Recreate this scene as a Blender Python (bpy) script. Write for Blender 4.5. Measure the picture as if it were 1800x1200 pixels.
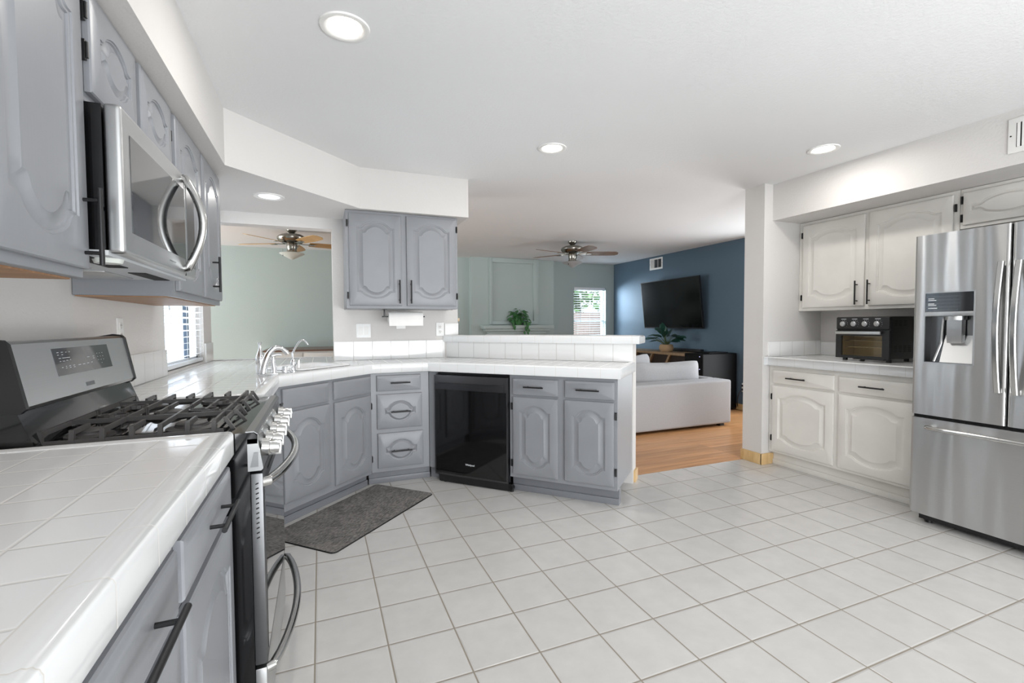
import bpy, bmesh, math, random
from mathutils import Vector, Matrix
random.seed(7)
S = bpy.context.scene
for o in list(bpy.data.objects):
    bpy.data.objects.remove(o)
COL = S.collection
PI = math.pi

# ------------------------------------------------------------------ camera
yaw, pitch, roll, H = .38764, .03637, -.00599, 1.24
cy, sy, cp, sp = math.cos(yaw), math.sin(yaw), math.cos(pitch), math.sin(pitch)
fwd = Vector((sy*cp, cy*cp, -sp)); rgt = Vector((cy, -sy, 0)); upv = rgt.cross(fwd)
r2 = rgt*math.cos(roll) + upv*math.sin(roll); u2 = -rgt*math.sin(roll) + upv*math.cos(roll)
cam_d = bpy.data.cameras.new('camera'); cam = bpy.data.objects.new('camera', cam_d); COL.objects.link(cam)
cam.matrix_world = Matrix(((r2.x, u2.x, -fwd.x, 0), (r2.y, u2.y, -fwd.y, 0), (r2.z, u2.z, -fwd.z, H), (0, 0, 0, 1)))
cam_d.sensor_width = 36; cam_d.sensor_fit = 'HORIZONTAL'; cam_d.lens = 826.5*36/1800
cam_d.clip_start = .03; cam_d.clip_end = 200
S.camera = cam

# ------------------------------------------------------------------ world, daylight, exposure
S.view_settings.view_transform = 'Standard'; S.view_settings.look = 'None'
S.view_settings.gamma = 1; S.view_settings.use_curve_mapping = False
S.view_settings.exposure = 0.12
W = bpy.data.worlds.new('sky'); S.world = W; W.use_nodes = True
bg = W.node_tree.nodes['Background']; bg.inputs[0].default_value = (.80, .90, 1, 1); bg.inputs[1].default_value = 1.3

def area(name, loc, rot, sx, sy_, power, color=(1, 1, 1), shape='RECTANGLE', spread=PI):
    l = bpy.data.lights.new(name, 'AREA'); l.shape = shape; l.size = sx
    if shape == 'RECTANGLE': l.size_y = sy_
    l.energy = power; l.color = color; l.spread = spread
    o = bpy.data.objects.new(name, l); COL.objects.link(o); o.location = loc; o.rotation_euler = rot
    return o
# daylight through the patio opening behind the camera, and through the family-room opening on the far left
area('patio_daylight', (1.7, -2.62, 1.35), (PI/2, 0, 0), 3.8, 1.8, 42, (.94, .97, 1))
area('rear_ceiling_fill', (1.7, -2.60, .45), (PI/2+.75, 0, 0), 3.8, .8, 165, (.97, .985, 1))  # added fill lamp aimed up to brighten the kitchen ceiling
area('family_room_daylight', (-4.45, 6.4, 1.4), (0, -PI/2, 0), 1.8, 2.6, 84, (.95, .98, 1))
area('family_ceiling_fill', (-4.43, 6.4, .4), (0, -PI/2-.6, 0), .7, 2.6, 60, (.92, .96, 1))  # added upward fill for the family room ceiling
area('living_side_fill', (5.78, 4.0, 1.25), (0, PI/2, 0), 1.7, 1.2, 38, (.95, .98, 1))  # added lamp at an invented opening hidden by the stub wall, lights the living room
area('living_ceiling_fill', (5.76, 4.0, .4), (0, PI/2+.6, 0), .6, 1.2, 8, (1, .99, .97))  # second added lamp there, tilted up at the living room ceiling
area('kitchen_window_sky', (-2.1, 2.7, 1.9), (PI/2-.15, 0, -.55), 1.4, 1.4, 30, (.80, .90, 1))
area('soffit_fill', (-1.75, 3.85, .25), (0, -PI/2-.62, 0), 1.0, 1.5, 130, (.92, .96, 1))  # added lamp outside, aimed up to lift the dark soffit underside
area('living_window_sky', (3.7, 9.5, 2.0), (-PI/2+.15, 0, .68), 1.4, 1.4, 560, (.74, .87, 1))

# ------------------------------------------------------------------ helpers
class MB:
    def __init__(s): s.b = bmesh.new(); s.uv = s.b.loops.layers.uv.new('UVMap')
    def face(s, pts, uvs=None):
        vs = [s.b.verts.new(p) for p in pts]
        try: f = s.b.faces.new(vs)
        except ValueError: return None
        if uvs:
            for l, u in zip(f.loops, uvs): l[s.uv].uv = u
        return f
    def box(s, x0, x1, y0, y1, z0, z1, bev=0, seg=2):
        x0, x1 = min(x0, x1), max(x0, x1); y0, y1 = min(y0, y1), max(y0, y1); z0, z1 = min(z0, z1), max(z0, z1)
        m = Matrix.Translation(((x0+x1)/2, (y0+y1)/2, (z0+z1)/2)) @ Matrix.Diagonal((x1-x0, y1-y0, z1-z0, 1))
        r = bmesh.ops.create_cube(s.b, size=1, matrix=m)
        if bev:
            bev = min(bev, .49*min(x1-x0, y1-y0, z1-z0))
            es = list({e for v in r['verts'] for e in v.link_edges})
            bmesh.ops.bevel(s.b, geom=es, offset=bev, segments=seg, profile=.6, affect='EDGES')
        return s
    def prism(s, poly, z0, z1):
        n = len(poly)
        a = [s.b.verts.new((p[0], p[1], z0)) for p in poly]; c = [s.b.verts.new((p[0], p[1], z1)) for p in poly]
        s.b.faces.new(a[::-1]); s.b.faces.new(c)
        for i in range(n): s.b.faces.new((a[i], a[(i+1) % n], c[(i+1) % n], c[i]))
        return s
    def extr(s, prof, axis, a0, a1):
        """profile (list of 2-tuples) extruded along axis: 'x' -> (y,z), 'y' -> (x,z)"""
        def P(p, t):
            return (t, p[0], p[1]) if axis == 'x' else ((p[0], t, p[1]) if axis == 'y' else (p[0], p[1], t))
        n = len(prof)
        A = [s.b.verts.new(P(p, a0)) for p in prof]; B = [s.b.verts.new(P(p, a1)) for p in prof]
        s.b.faces.new(A); s.b.faces.new(B[::-1])
        for i in range(n): s.b.faces.new((A[i], B[i], B[(i+1) % n], A[(i+1) % n]))
        return s
    def tube(s, pts, r, n=10, cap=True):
        pts = [Vector(p) for p in pts]
        rs = r if isinstance(r, (list, tuple)) else [r]*len(pts)
        rings = []; prev = None
        for i, p in enumerate(pts):
            t = (pts[min(i+1, len(pts)-1)] - pts[max(i-1, 0)]).normalized()
            if prev is None:
                a = t.cross(Vector((0, 0, 1)))
                if a.length < 1e-3: a = t.cross(Vector((1, 0, 0)))
                a.normalize()
            else:
                a = (prev - t*prev.dot(t)).normalized()
            prev = a; b = t.cross(a)
            rings.append([s.b.verts.new(p + (a*math.cos(2*PI*k/n) + b*math.sin(2*PI*k/n))*rs[i]) for k in range(n)])
        for q0, q1 in zip(rings, rings[1:]):
            for k in range(n): s.b.faces.new((q0[k], q0[(k+1) % n], q1[(k+1) % n], q1[k]))
        if cap:
            s.b.faces.new(rings[0][::-1]); s.b.faces.new(rings[-1])
        return s
    def cyl(s, p, q, r, n=16, r2=None): return s.tube([p, q], [r, r if r2 is None else r2], n)
    def lathe(s, prof, c=(0, 0, 0), n=28, cap=True):
        c = Vector(c); rings = []
        for (r, z) in prof: rings.append([s.b.verts.new(c + Vector((r*math.cos(2*PI*k/n), r*math.sin(2*PI*k/n), z))) for k in range(n)])
        for q0, q1 in zip(rings, rings[1:]):
            for k in range(n): s.b.faces.new((q0[k], q0[(k+1) % n], q1[(k+1) % n], q1[k]))
        if cap:
            s.b.faces.new(rings[0][::-1]); s.b.faces.new(rings[-1])
        return s
    def ball(s, c, rx, ry, rz, u=16, v=10):
        bmesh.ops.create_uvsphere(s.b, u_segments=u, v_segments=v, radius=1, matrix=Matrix.Translation(c) @ Matrix.Diagonal((rx, ry, rz, 1)))
        return s
    def build(s, name, mat, parent=None, loc=None, rz=0, smooth=38, keepn=False):
        if not keepn: bmesh.ops.recalc_face_normals(s.b, faces=s.b.faces[:])
        me = bpy.data.meshes.new(name); s.b.to_mesh(me); s.b.free()
        for p in me.polygons: p.use_smooth = True
        try: me.set_sharp_from_angle(angle=math.radians(smooth))
        except Exception: pass
        me.materials.append(mat)
        o = bpy.data.objects.new(name, me); COL.objects.link(o)
        if parent: o.parent = parent
        if loc is not None: o.location = loc
        o.rotation_euler = (0, 0, rz)
        return o
def tag(o, label=None, cat=None, group=None, kind=None):
    if label: o['label'] = label
    if cat: o['category'] = cat
    if group: o['group'] = group
    if kind: o['kind'] = kind
    return o
def thing(name, label, cat, loc=(0, 0, 0), rz=0, group=None):
    o = bpy.data.objects.new(name, None); COL.objects.link(o); o.location = loc; o.rotation_euler = (0, 0, rz)
    o.empty_display_size = .1
    return tag(o, label, cat, group)
def struct(o, label=None): o['kind'] = 'structure'; o['label'] = label or o.name.replace('_', ' '); return o

# ------------------------------------------------------------------ materials
def mk(name):
    m = bpy.data.materials.new(name); m.use_nodes = True
    nt = m.node_tree; b = nt.nodes['Principled BSDF']
    return m, nt, b
def lin(c):
    return tuple((x/12.92 if x <= .04045 else ((x+.055)/1.055)**2.4) for x in [v/255 for v in c]) + (1,)
def N(nt, t, **k):
    n = nt.nodes.new(t)
    for a, v in k.items(): setattr(n, a, v)
    return n
def noise(nt, coord, scale, detail=3, rough=.55):
    n = N(nt, 'ShaderNodeTexNoise'); n.inputs['Scale'].default_value = scale
    n.inputs['Detail'].default_value = detail; n.inputs['Roughness'].default_value = rough
    nt.links.new(coord, n.inputs['Vector']); return n
def ramp(nt, fac, stops):
    r = N(nt, 'ShaderNodeValToRGB'); nt.links.new(fac, r.inputs[0])
    e = r.color_ramp.elements
    while len(e) < len(stops): e.new(.5)
    for x, (p, c) in zip(e, stops): x.position = p; x.color = c
    return r
def bump(nt, b, h, strength, dist=.002):
    n = N(nt, 'ShaderNodeBump'); n.inputs['Strength'].default_value = strength; n.inputs['Distance'].default_value = dist
    nt.links.new(h, n.inputs['Height']); nt.links.new(n.outputs[0], b.inputs['Normal']); return n
def scaled(nt, coord, sc):
    m = N(nt, 'ShaderNodeMapping'); m.inputs['Scale'].default_value = sc
    nt.links.new(coord, m.inputs['Vector']); return m.outputs[0]
def tc(nt, w='Object'): return N(nt, 'ShaderNodeTexCoord').outputs[w]
def math_(nt, op, a, b=None):
    n = N(nt, 'ShaderNodeMath', operation=op)
    for i, v in enumerate((a, b)):
        if v is None: continue
        if isinstance(v, (int, float)): n.inputs[i].default_value = v
        else: nt.links.new(v, n.inputs[i])
    return n.outputs[0]

def plain(name, rgb, rough=.5, metal=0, var=.03, nscale=6, bmp=0, bscale=300, spec=.5, coat=0):
    m, nt, b = mk(name); c = lin(rgb); co = tc(nt)
    n = noise(nt, co, nscale)
    r = ramp(nt, n.outputs[0], [(.3, tuple(x*(1-var) for x in c[:3]) + (1,)), (.7, tuple(min(1, x*(1+var)) for x in c[:3]) + (1,))])
    nt.links.new(r.outputs[0], b.inputs['Base Color'])
    b.inputs['Roughness'].default_value = rough; b.inputs['Metallic'].default_value = metal
    b.inputs['Specular IOR Level'].default_value = spec; b.inputs['Coat Weight'].default_value = coat
    if bmp:
        h = noise(nt, co, bscale, 2); bump(nt, b, h.outputs[0], bmp, .0015)
    return m
def painted(name, rgb, rough=.38):
    """brushed cabinet paint over vertical wood grain"""
    m, nt, b = mk(name); co = tc(nt); c = lin(rgb)
    g = noise(nt, scaled(nt, co, (90, 90, 5)), 1.0, 4, .6)
    w = noise(nt, co, 3.5)
    r = ramp(nt, w.outputs[0], [(.3, tuple(x*.95 for x in c[:3]) + (1,)), (.7, tuple(x*1.05 for x in c[:3]) + (1,))])
    nt.links.new(r.outputs[0], b.inputs['Base Color']); b.inputs['Roughness'].default_value = rough
    bump(nt, b, g.outputs[0], .22, .001); return m
def wall(name, rgb, rough=.75):
    m, nt, b = mk(name); co = tc(nt); c = lin(rgb)
    w = noise(nt, co, .8)
    r = ramp(nt, w.outputs[0], [(.3, tuple(x*.985 for x in c[:3]) + (1,)), (.7, tuple(min(1, x*1.015) for x in c[:3]) + (1,))])
    nt.links.new(r.outputs[0], b.inputs['Base Color']); b.inputs['Roughness'].default_value = rough
    b.inputs['Specular IOR Level'].default_value = .3
    h = noise(nt, co, 70, 3, .6); bump(nt, b, h.outputs[0], .5, .003); return m
def grid(nt, co, px, py, ox, oy, w):
    """1 inside the tile, 0 in the joint; also a per-tile random value"""
    sx = N(nt, 'ShaderNodeSeparateXYZ'); nt.links.new(co, sx.inputs[0])
    def ax(out, p, o):
        u = math_(nt, 'DIVIDE', math_(nt, 'SUBTRACT', out, o), p)
        fr = math_(nt, 'FRACT', u); d = math_(nt, 'MINIMUM', fr, math_(nt, 'SUBTRACT', 1.0, fr))
        return math_(nt, 'MULTIPLY', d, p), math_(nt, 'FLOOR', u)
    dx, ix = ax(sx.outputs[0], px, ox); dy, iy = ax(sx.outputs[1], py, oy)
    d = math_(nt, 'MINIMUM', dx, dy)
    mr = N(nt, 'ShaderNodeMapRange'); mr.interpolation_type = 'SMOOTHSTEP'
    mr.inputs['From Min'].default_value = w*.35; mr.inputs['From Max'].default_value = w*.75; nt.links.new(d, mr.inputs['Value'])
    cb = N(nt, 'ShaderNodeCombineXYZ'); nt.links.new(ix, cb.inputs[0]); nt.links.new(iy, cb.inputs[1])
    wn = N(nt, 'ShaderNodeTexWhiteNoise'); nt.links.new(cb.outputs[0], wn.inputs['Vector'])
    soft = N(nt, 'ShaderNodeMapRange'); soft.interpolation_type = 'SMOOTHSTEP'
    soft.inputs['From Min'].default_value = w*.3; soft.inputs['From Max'].default_value = w*1.7; nt.links.new(d, soft.inputs['Value'])
    return mr.outputs[0], soft.outputs[0], wn.outputs[0]
def tile(name, rgb, grout, px, py, ox, oy, w, rough=.12, coord='UV', var=.03, cloud=0, bs=.5, wavy=.1):
    m, nt, b = mk(name); co = tc(nt, coord)
    mask, soft, rnd = grid(nt, co, px, py, ox, oy, w)
    c = lin(rgb); g = lin(grout)
    n = noise(nt, co, 9, 4, .6)
    v = math_(nt, 'ADD', math_(nt, 'MULTIPLY', rnd, var), math_(nt, 'MULTIPLY', n.outputs[0], cloud))
    tcol = N(nt, 'ShaderNodeMix', data_type='RGBA'); nt.links.new(v, tcol.inputs[0])
    tcol.inputs[6].default_value = c; tcol.inputs[7].default_value = tuple(x*.55 for x in c[:3]) + (1,)
    mx = N(nt, 'ShaderNodeMix', data_type='RGBA'); nt.links.new(mask, mx.inputs[0])
    mx.inputs[6].default_value = g; nt.links.new(tcol.outputs[2], mx.inputs[7])
    nt.links.new(mx.outputs[2], b.inputs['Base Color'])
    rr = N(nt, 'ShaderNodeMapRange'); nt.links.new(mask, rr.inputs['Value'])
    rr.inputs['To Min'].default_value = .85; rr.inputs['To Max'].default_value = rough; nt.links.new(rr.outputs[0], b.inputs['Roughness'])
    wv = noise(nt, co, 14, 2)
    hh = math_(nt, 'ADD', soft, math_(nt, 'MULTIPLY', wv.outputs[0], wavy))
    bump(nt, b, hh, bs, .003)
    return m
def steel(name, rgb=(176, 176, 176), rough=.24, horiz=True, wave=0, aniso=0):
    m, nt, b = mk(name); co = tc(nt)
    b.inputs['Metallic'].default_value = 1; c = lin(rgb)
    s = noise(nt, scaled(nt, co, (3, 3, 1500) if horiz else (1500, 1500, 3)), 1, 2)
    r = ramp(nt, s.outputs[0], [(.3, tuple(x*.97 for x in c[:3]) + (1,)), (.7, tuple(min(1, x*1.03) for x in c[:3]) + (1,))])
    nt.links.new(r.outputs[0], b.inputs['Base Color']); b.inputs['Roughness'].default_value = rough
    if aniso:
        t = N(nt, 'ShaderNodeTangent'); t.direction_type = 'RADIAL'; t.axis = 'Z'; nt.links.new(t.outputs[0], b.inputs['Tangent'])
        b.inputs['Anisotropic'].default_value = aniso; b.inputs['Anisotropic Rotation'].default_value = .25
    if wave:
        w = noise(nt, scaled(nt, co, (8, 8, .5)), 1.0, 1); bump(nt, b, w.outputs[0], wave, .05)
    return m
def wood(name, c0, c1, sc=(2, 40, 40), rough=.4, bs=.1, plank=None):
    m, nt, b = mk(name); co = tc(nt)
    g = noise(nt, scaled(nt, co, sc), 1, 5, .65)
    r = ramp(nt, g.outputs[0], [(.3, lin(c0)), (.7, lin(c1))])
    out = r.outputs[0]
    if plank:
        mask, soft, rnd = grid(nt, co, plank[0], plank[1], 0, 0, .002)
        mx = N(nt, 'ShaderNodeMix', data_type='RGBA', blend_type='MULTIPLY'); mx.inputs[0].default_value = 1
        v = math_(nt, 'MULTIPLY', math_(nt, 'ADD', .80, math_(nt, 'MULTIPLY', rnd, .3)), math_(nt, 'ADD', .65, math_(nt, 'MULTIPLY', mask, .35)))
        cb = N(nt, 'ShaderNodeCombineColor'); [nt.links.new(v, cb.inputs[i]) for i in range(3)]
        nt.links.new(out, mx.inputs[6]); nt.links.new(cb.outputs[0], mx.inputs[7]); out = mx.outputs[2]
    nt.links.new(out, b.inputs['Base Color']); b.inputs['Roughness'].default_value = rough
    bump(nt, b, g.outputs[0], bs, .001); return m
def fabric(name, rgb, sc=260):
    m, nt, b = mk(name); co = tc(nt); c = lin(rgb)
    a = noise(nt, scaled(nt, co, (1, 1, .25)), sc, 2); d = noise(nt, scaled(nt, co, (.25, .25, 1)), sc, 2)
    s = math_(nt, 'ADD', a.outputs[0], d.outputs[0])
    r = ramp(nt, math_(nt, 'MULTIPLY', s, .5), [(.35, tuple(x*.92 for x in c[:3]) + (1,)), (.65, tuple(min(1, x*1.06) for x in c[:3]) + (1,))])
    nt.links.new(r.outputs[0], b.inputs['Base Color']); b.inputs['Roughness'].default_value = .95
    b.inputs['Specular IOR Level'].default_value = .15
    bump(nt, b, s, .3, .002); return m
def glow(name, rgb, strength):
    m, nt, b = mk(name); b.inputs['Base Color'].default_value = lin(rgb)
    b.inputs['Emission Color'].default_value = lin(rgb); b.inputs['Emission Strength'].default_value = strength
    return m
def pane(name, tint=(1, 1, 1, 1), refl=.08):
    m = bpy.data.materials.new(name); m.use_nodes = True; nt = m.node_tree; nt.nodes.clear()
    o = N(nt, 'ShaderNodeOutputMaterial'); t = N(nt, 'ShaderNodeBsdfTransparent'); t.inputs[0].default_value = tint
    g = N(nt, 'ShaderNodeBsdfGlossy'); g.inputs['Roughness'].default_value = .02
    mx = N(nt, 'ShaderNodeMixShader'); mx.inputs[0].default_value = refl*.6
    nt.links.new(t.outputs[0], mx.inputs[1]); nt.links.new(g.outputs[0], mx.inputs[2]); nt.links.new(mx.outputs[0], o.inputs[0])
    return m

T = .2629                                                       # floor tile pitch
M = dict(
    wall=wall('wall_paint', (211, 208, 205)), ceil=wall('ceiling_paint', (226, 226, 226), .85),
    sage=wall('sage_paint', (177, 188, 185)), blue=wall('blue_paint', (86, 106, 121), .6),
    white=plain('white_enamel', (232, 231, 228), .35), plastic=plain('white_plastic', (236, 236, 234), .3),
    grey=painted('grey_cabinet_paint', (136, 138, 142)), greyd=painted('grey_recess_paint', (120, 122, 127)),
    cab=painted('white_cabinet_paint', (224, 221, 215), .35),
    floor=tile('floor_tile', (212, 210, 207), (146, 138, 126), T, T, -.154*T, -.031*T, .0058, .22, 'Object', .08, .42, .35, .25),
    ctile=tile('counter_tile', (228, 229, 229), (210, 208, 203), .1105, .1105, 0, 0, .0026, .10, 'UV', .02, .02, .22, .02),
    etile=tile('edge_tile', (228, 229, 229), (206, 203, 197), .159, 5, 0, -2.5, .0020, .12, 'UV', .02, .02, .06, .0),
    ss=steel('brushed_steel', (196, 197, 197), .34), ssm=steel('panel_steel', (146, 147, 147), .32), sso=steel('oven_steel', (112, 113, 114), .4), ssf=steel('fridge_steel', (200, 200, 199), .30, wave=.35, aniso=.8),
    ssd=steel('dark_steel', (120, 121, 122), .3), chrome=steel('chrome', (232, 233, 235), .13),
    nickel=steel('brushed_nickel', (150, 146, 138), .25), sshandle=steel('handle_steel', (200, 200, 198), .18, horiz=False),
    black=plain('black_gloss', (12, 12, 13), .08, coat=.3), blackm=plain('black_satin', (22, 22, 23), .35),
    iron=plain('cast_iron', (74, 72, 71), .42, bmp=.2, bscale=500), blackst=steel('black_stainless', (92, 92, 95), .34),
    bronze=plain('handle_black', (30, 30, 31), .38, .3), dark=plain('dark_gap', (10, 10, 10), .7),
    glassd=plain('dark_glass', (26, 28, 30), .05, spec=.8, coat=.6), oven=plain('oven_glass', (20, 20, 21), .04, spec=1, coat=1),
    blackx=plain('black_matte', (7, 7, 8), .55, spec=.2), screen=plain('screen', (9, 10, 12), .16, spec=.5),
    pale=plain('pale_print', (205, 208, 210), .5), tan=plain('tan_wood', (206, 182, 150), .6),
    woodfloor=wood('wood_floor', (172, 120, 77), (208, 158, 110), (1.6, 26, 26), .3, .05, (1.2, .083)),
    oak=wood('oak_trim', (196, 160, 108), (220, 188, 138), (30, 30, 6), .45), underw=wood('underside_wood', (128, 92, 62), (176, 136, 100), (70, 6, 6), .5),
    consolew=wood('console_wood', (126, 102, 76), (160, 134, 102), (4, 30, 30), .5), consoled=wood('console_panel', (30, 22, 18), (52, 36, 28), (4, 30, 30), .5),
    brownw=wood('brown_top', (92, 66, 54), (116, 86, 70), (3, 30, 30), .3), blade=wood('light_blade', (188, 152, 102), (206, 170, 120), (6, 6, 6), .45),
    bladed=wood('walnut_blade', (104, 82, 66), (128, 102, 84), (6, 6, 6), .4),
    sofa=fabric('sofa_linen', (172, 172, 174)), paper=plain('paper_towel', (240, 239, 236), .95, bmp=.2, bscale=140),
    frostd=plain('smoked_glass', (150, 150, 150), .3), frost=plain('frosted_glass', (206, 210, 204), .3), leaf=plain('leaf', (62, 112, 62), .45, var=.35, nscale=20), leafd=plain('dark_leaf', (36, 74, 62), .3, var=.3, nscale=20),
    pot=plain('woven_pot', (168, 140, 108), .8, bmp=.6, bscale=90), stem=plain('stem', (70, 84, 48), .6), ivory=plain('ivory_planter', (190, 196, 186), .5),
    basin=plain('sink_enamel', (240, 240, 240), .12), bglass=pane('window_glass'), tglass=pane('oven_window', (.82, .76, .62, 1)),
    blind=plain('blind_slat', (238, 240, 242), .45), upvc=plain('window_frame_white', (232, 234, 236), .4), framed=plain('window_stile_dark', (52, 66, 82), .4),
    cavity=plain('oven_cavity', (168, 158, 132), .35, .4), lamp=glow('lamp_lens', (255, 246, 232), 14), lampdim=glow('soffit_lens', (240, 244, 255), 1.1), led=glow('led', (200, 200, 255), 2),
    fence=wood('fence_boards', (150, 128, 122), (176, 152, 146), (30, 4, 4), .8), tree=plain('tree_leaves', (120, 156, 96), .7, var=.4, nscale=12),
    siding=plain('house_siding', (186, 204, 224), .8), shade=plain('pane_shadow', (176, 194, 214), .3), lawn=plain('lawn', (120, 140, 90), .9, bmp=.5, bscale=60),
)
mm, nt, b = mk('mat_weave'); co = tc(nt)
n1 = noise(nt, scaled(nt, co, (1, 3, 1)), 38, 3, .7); n2 = noise(nt, co, 9, 3)
r = ramp(nt, math_(nt, 'ADD', math_(nt, 'MULTIPLY', n1.outputs[0], .75), math_(nt, 'MULTIPLY', n2.outputs[0], .25)), [(.38, lin((72, 70, 68))), (.64, lin((142, 138, 134)))])
nt.links.new(r.outputs[0], b.inputs['Base Color']); b.inputs['Roughness'].default_value = .8; bump(nt, b, n1.outputs[0], .3, .002); M['mat'] = mm

def text(body, size, mat, parent, name, matrix, ext=.0006):
    c = bpy.data.curves.new(name, 'FONT'); c.body = body; c.size = size; c.align_x = 'CENTER'; c.align_y = 'CENTER'; c.extrude = ext; c.offset = size*.022
    tmp = bpy.data.objects.new('tmp', c); COL.objects.link(tmp)
    dg = bpy.context.evaluated_depsgraph_get(); me = bpy.data.meshes.new_from_object(tmp.evaluated_get(dg))
    bpy.data.objects.remove(tmp); me.name = name; me.materials.clear(); me.materials.append(mat)
    me.transform(matrix); o = bpy.data.objects.new(name, me); COL.objects.link(o); o.parent = parent
    return o

# ------------------------------------------------------------------ key plan points (metres; camera above the origin)
XL, XR = -.87, 4.30            # left and right kitchen walls
CT, CB = .945, .873            # counter top and underside of its edge
ZC, ZS = 2.435, 2.125          # ceiling and soffit underside
YW = 4.20                      # wall with the small upper cabinet
YB = 8.10                      # far wall
XB = 5.55                      # blue wall
P0 = Vector((-.232, 3.115)); P1 = Vector((.362, 3.70)); P2 = Vector((.787, 3.695)); P3 = Vector((1.828, 2.587))
eP = (P3-P2).normalized(); nP = Vector((-eP.y, eP.x)); LP = (P3-P2).length
eD = (P1-P0).normalized(); nD = Vector((-eD.y, eD.x)); LD = (P1-P0).length
rP = math.atan2(eP.y, eP.x); rD = math.atan2(eD.y, eD.x)
def pen(s, n): return P2 + eP*s + nP*n

# ------------------------------------------------------------------ room shell
def slab(name, x0, x1, y0, y1, z0, z1, mat, label=None):
    return struct(MB().box(x0, x1, y0, y1, z0, z1).build(name, mat), label)
struct(MB().prism([(-1.0, -2.7), (4.4, -2.7), (4.4, 3.138), (2.30, 3.138), (1.2, 4.25), (-1.0, 4.25)], -.05, 0).build('floor', M['floor']), 'white square tile kitchen floor')
struct(MB().box(-4.6, 5.7, 2.9, 8.3, -.10, -.004).build('floor_living', M['woodfloor']), 'orange brown wood floor of the living room')
slab('ceiling', -4.6, 5.7, -2.8, 8.3, ZC, ZC+.1, M['ceil'], 'white textured ceiling')
WY0, WY1, WZ0, WZ1 = 3.43, 4.46, .958, 2.06
w = MB(); w.box(XL-.08, XL, -2.7, WY0, 0, ZC); w.box(XL-.08, XL, WY1, 4.75, 0, ZC); w.box(XL-.08, XL, WY0, WY1, 0, WZ0); w.box(XL-.08, XL, WY0, WY1, WZ1, ZC)
struct(w.build('wall_left', M['wall']), 'off white wall behind the range')
slab('wall_right', XR, XR+.12, -2.7, 3.16, 0, ZC, M['wall'], 'off white wall behind the white cabinets')
w = MB(); w.box(-.9, 4.4, -2.8, -2.7, 2.3, ZC); w.box(-.9, -.1, -2.8, -2.7, 0, 2.3); w.box(3.5, 4.4, -2.8, -2.7, 0, 2.3)
struct(w.build('wall_rear', M['wall']), 'wall with patio opening behind the viewer')
slab('wall_partition', 3.56, XB, 2.955, 3.155, 0, ZC, M['wall'], 'stub wall between kitchen and living room')
w = MB(); w.box(XB, XB+.12, 3.155, 3.35, 0, ZC); w.box(XB, XB+.12, 4.65, YB, 0, ZC); w.box(XB, XB+.12, 3.35, 4.65, 2.1, ZC); w.box(XB, XB+.12, 3.35, 4.65, -.1, .06)  # unseen opening made up to let the living room fill in
struct(w.build('wall_blue', M['blue']), 'dark blue living room wall')
FX0, FX1, FZ0, FZ1 = 4.62, 5.357, .60, 1.965
w = MB(); w.box(-4.6, FX0, YB, YB+.14, 0, ZC); w.box(FX1, XB+.1, YB, YB+.14, 0, ZC); w.box(FX0, FX1, YB, YB+.14, 0, FZ0); w.box(FX0, FX1, YB, YB+.14, FZ1, ZC)
struct(w.build('wall_back', M['sage']), 'sage green far wall')
slab('wall_chimney', 2.48, 4.11, 7.96, YB, 0, ZC, M['sage'], 'sage chimney breast of the fireplace')
w = MB(); w.box(-4.6, -4.5, 4.75, 5.1, 0, ZC); w.box(-4.6, -4.5, 7.7, 8.1, 0, ZC); w.box(-4.6, -4.5, 5.1, 7.7, 2.3, ZC)
struct(w.build('wall_family', M['sage']), 'family room wall with opening')
slab('wall_nook', -4.6, XL-.08, 4.63, 4.75, 0, ZC, M['sage'], 'sage wall beside the kitchen pass-through')
w = MB(); w.box(.105, 1.177, YW, YW+.13, 0, ZC); w.box(XL, .105, YW, YW+.13, 2.035, ZC); w.box(XL, .105, YW+.49, YW+.53, 0, .885)
struct(w.build('wall_passthrough', M['wall']), 'off white wall with pass-through opening over the sink')
struct(MB().prism([(XL, -2.7), (-.467, -2.7), (-.467, 3.02), (.300, 3.765), (1.155, 3.765), (1.155, YW), (XL, YW)], ZS, ZC).build('wall_soffit_left', M['wall']), 'angled soffit over the grey wall cabinets')
slab('wall_soffit_right', 3.66, XR, -2.7, 2.955, ZS, ZC, M['wall'], 'soffit over the white wall cabinets')
q = [pen(-.25, .56), pen(1.50, .56), pen(1.50, .69), pen(-.12, .69)]
struct(MB().prism(q, 0, 1.085).build('wall_bar', M['wall']), 'half height white wall behind the peninsula')
w = MB(); w.box(3.545, 3.565, 2.94, 3.165, 0, .095, .004); w.box(3.545, 3.69, 2.938, 2.956, 0, .095, .004)
struct(w.build('baseboard_right', M['oak']), 'light oak baseboard around the stub wall')
w = MB(); w.prism([pen(1.50, .60), pen(1.515, .60), pen(1.515, .705), pen(1.50, .705)], 0, .09)
struct(w.build('baseboard_bar', M['oak']), 'short oak baseboard on the end of the half wall')
slab('baseboard_blue', XB-.014, XB, 4.66, YB, 0, .085, M['oak'], 'oak baseboard on the blue wall')

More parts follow.
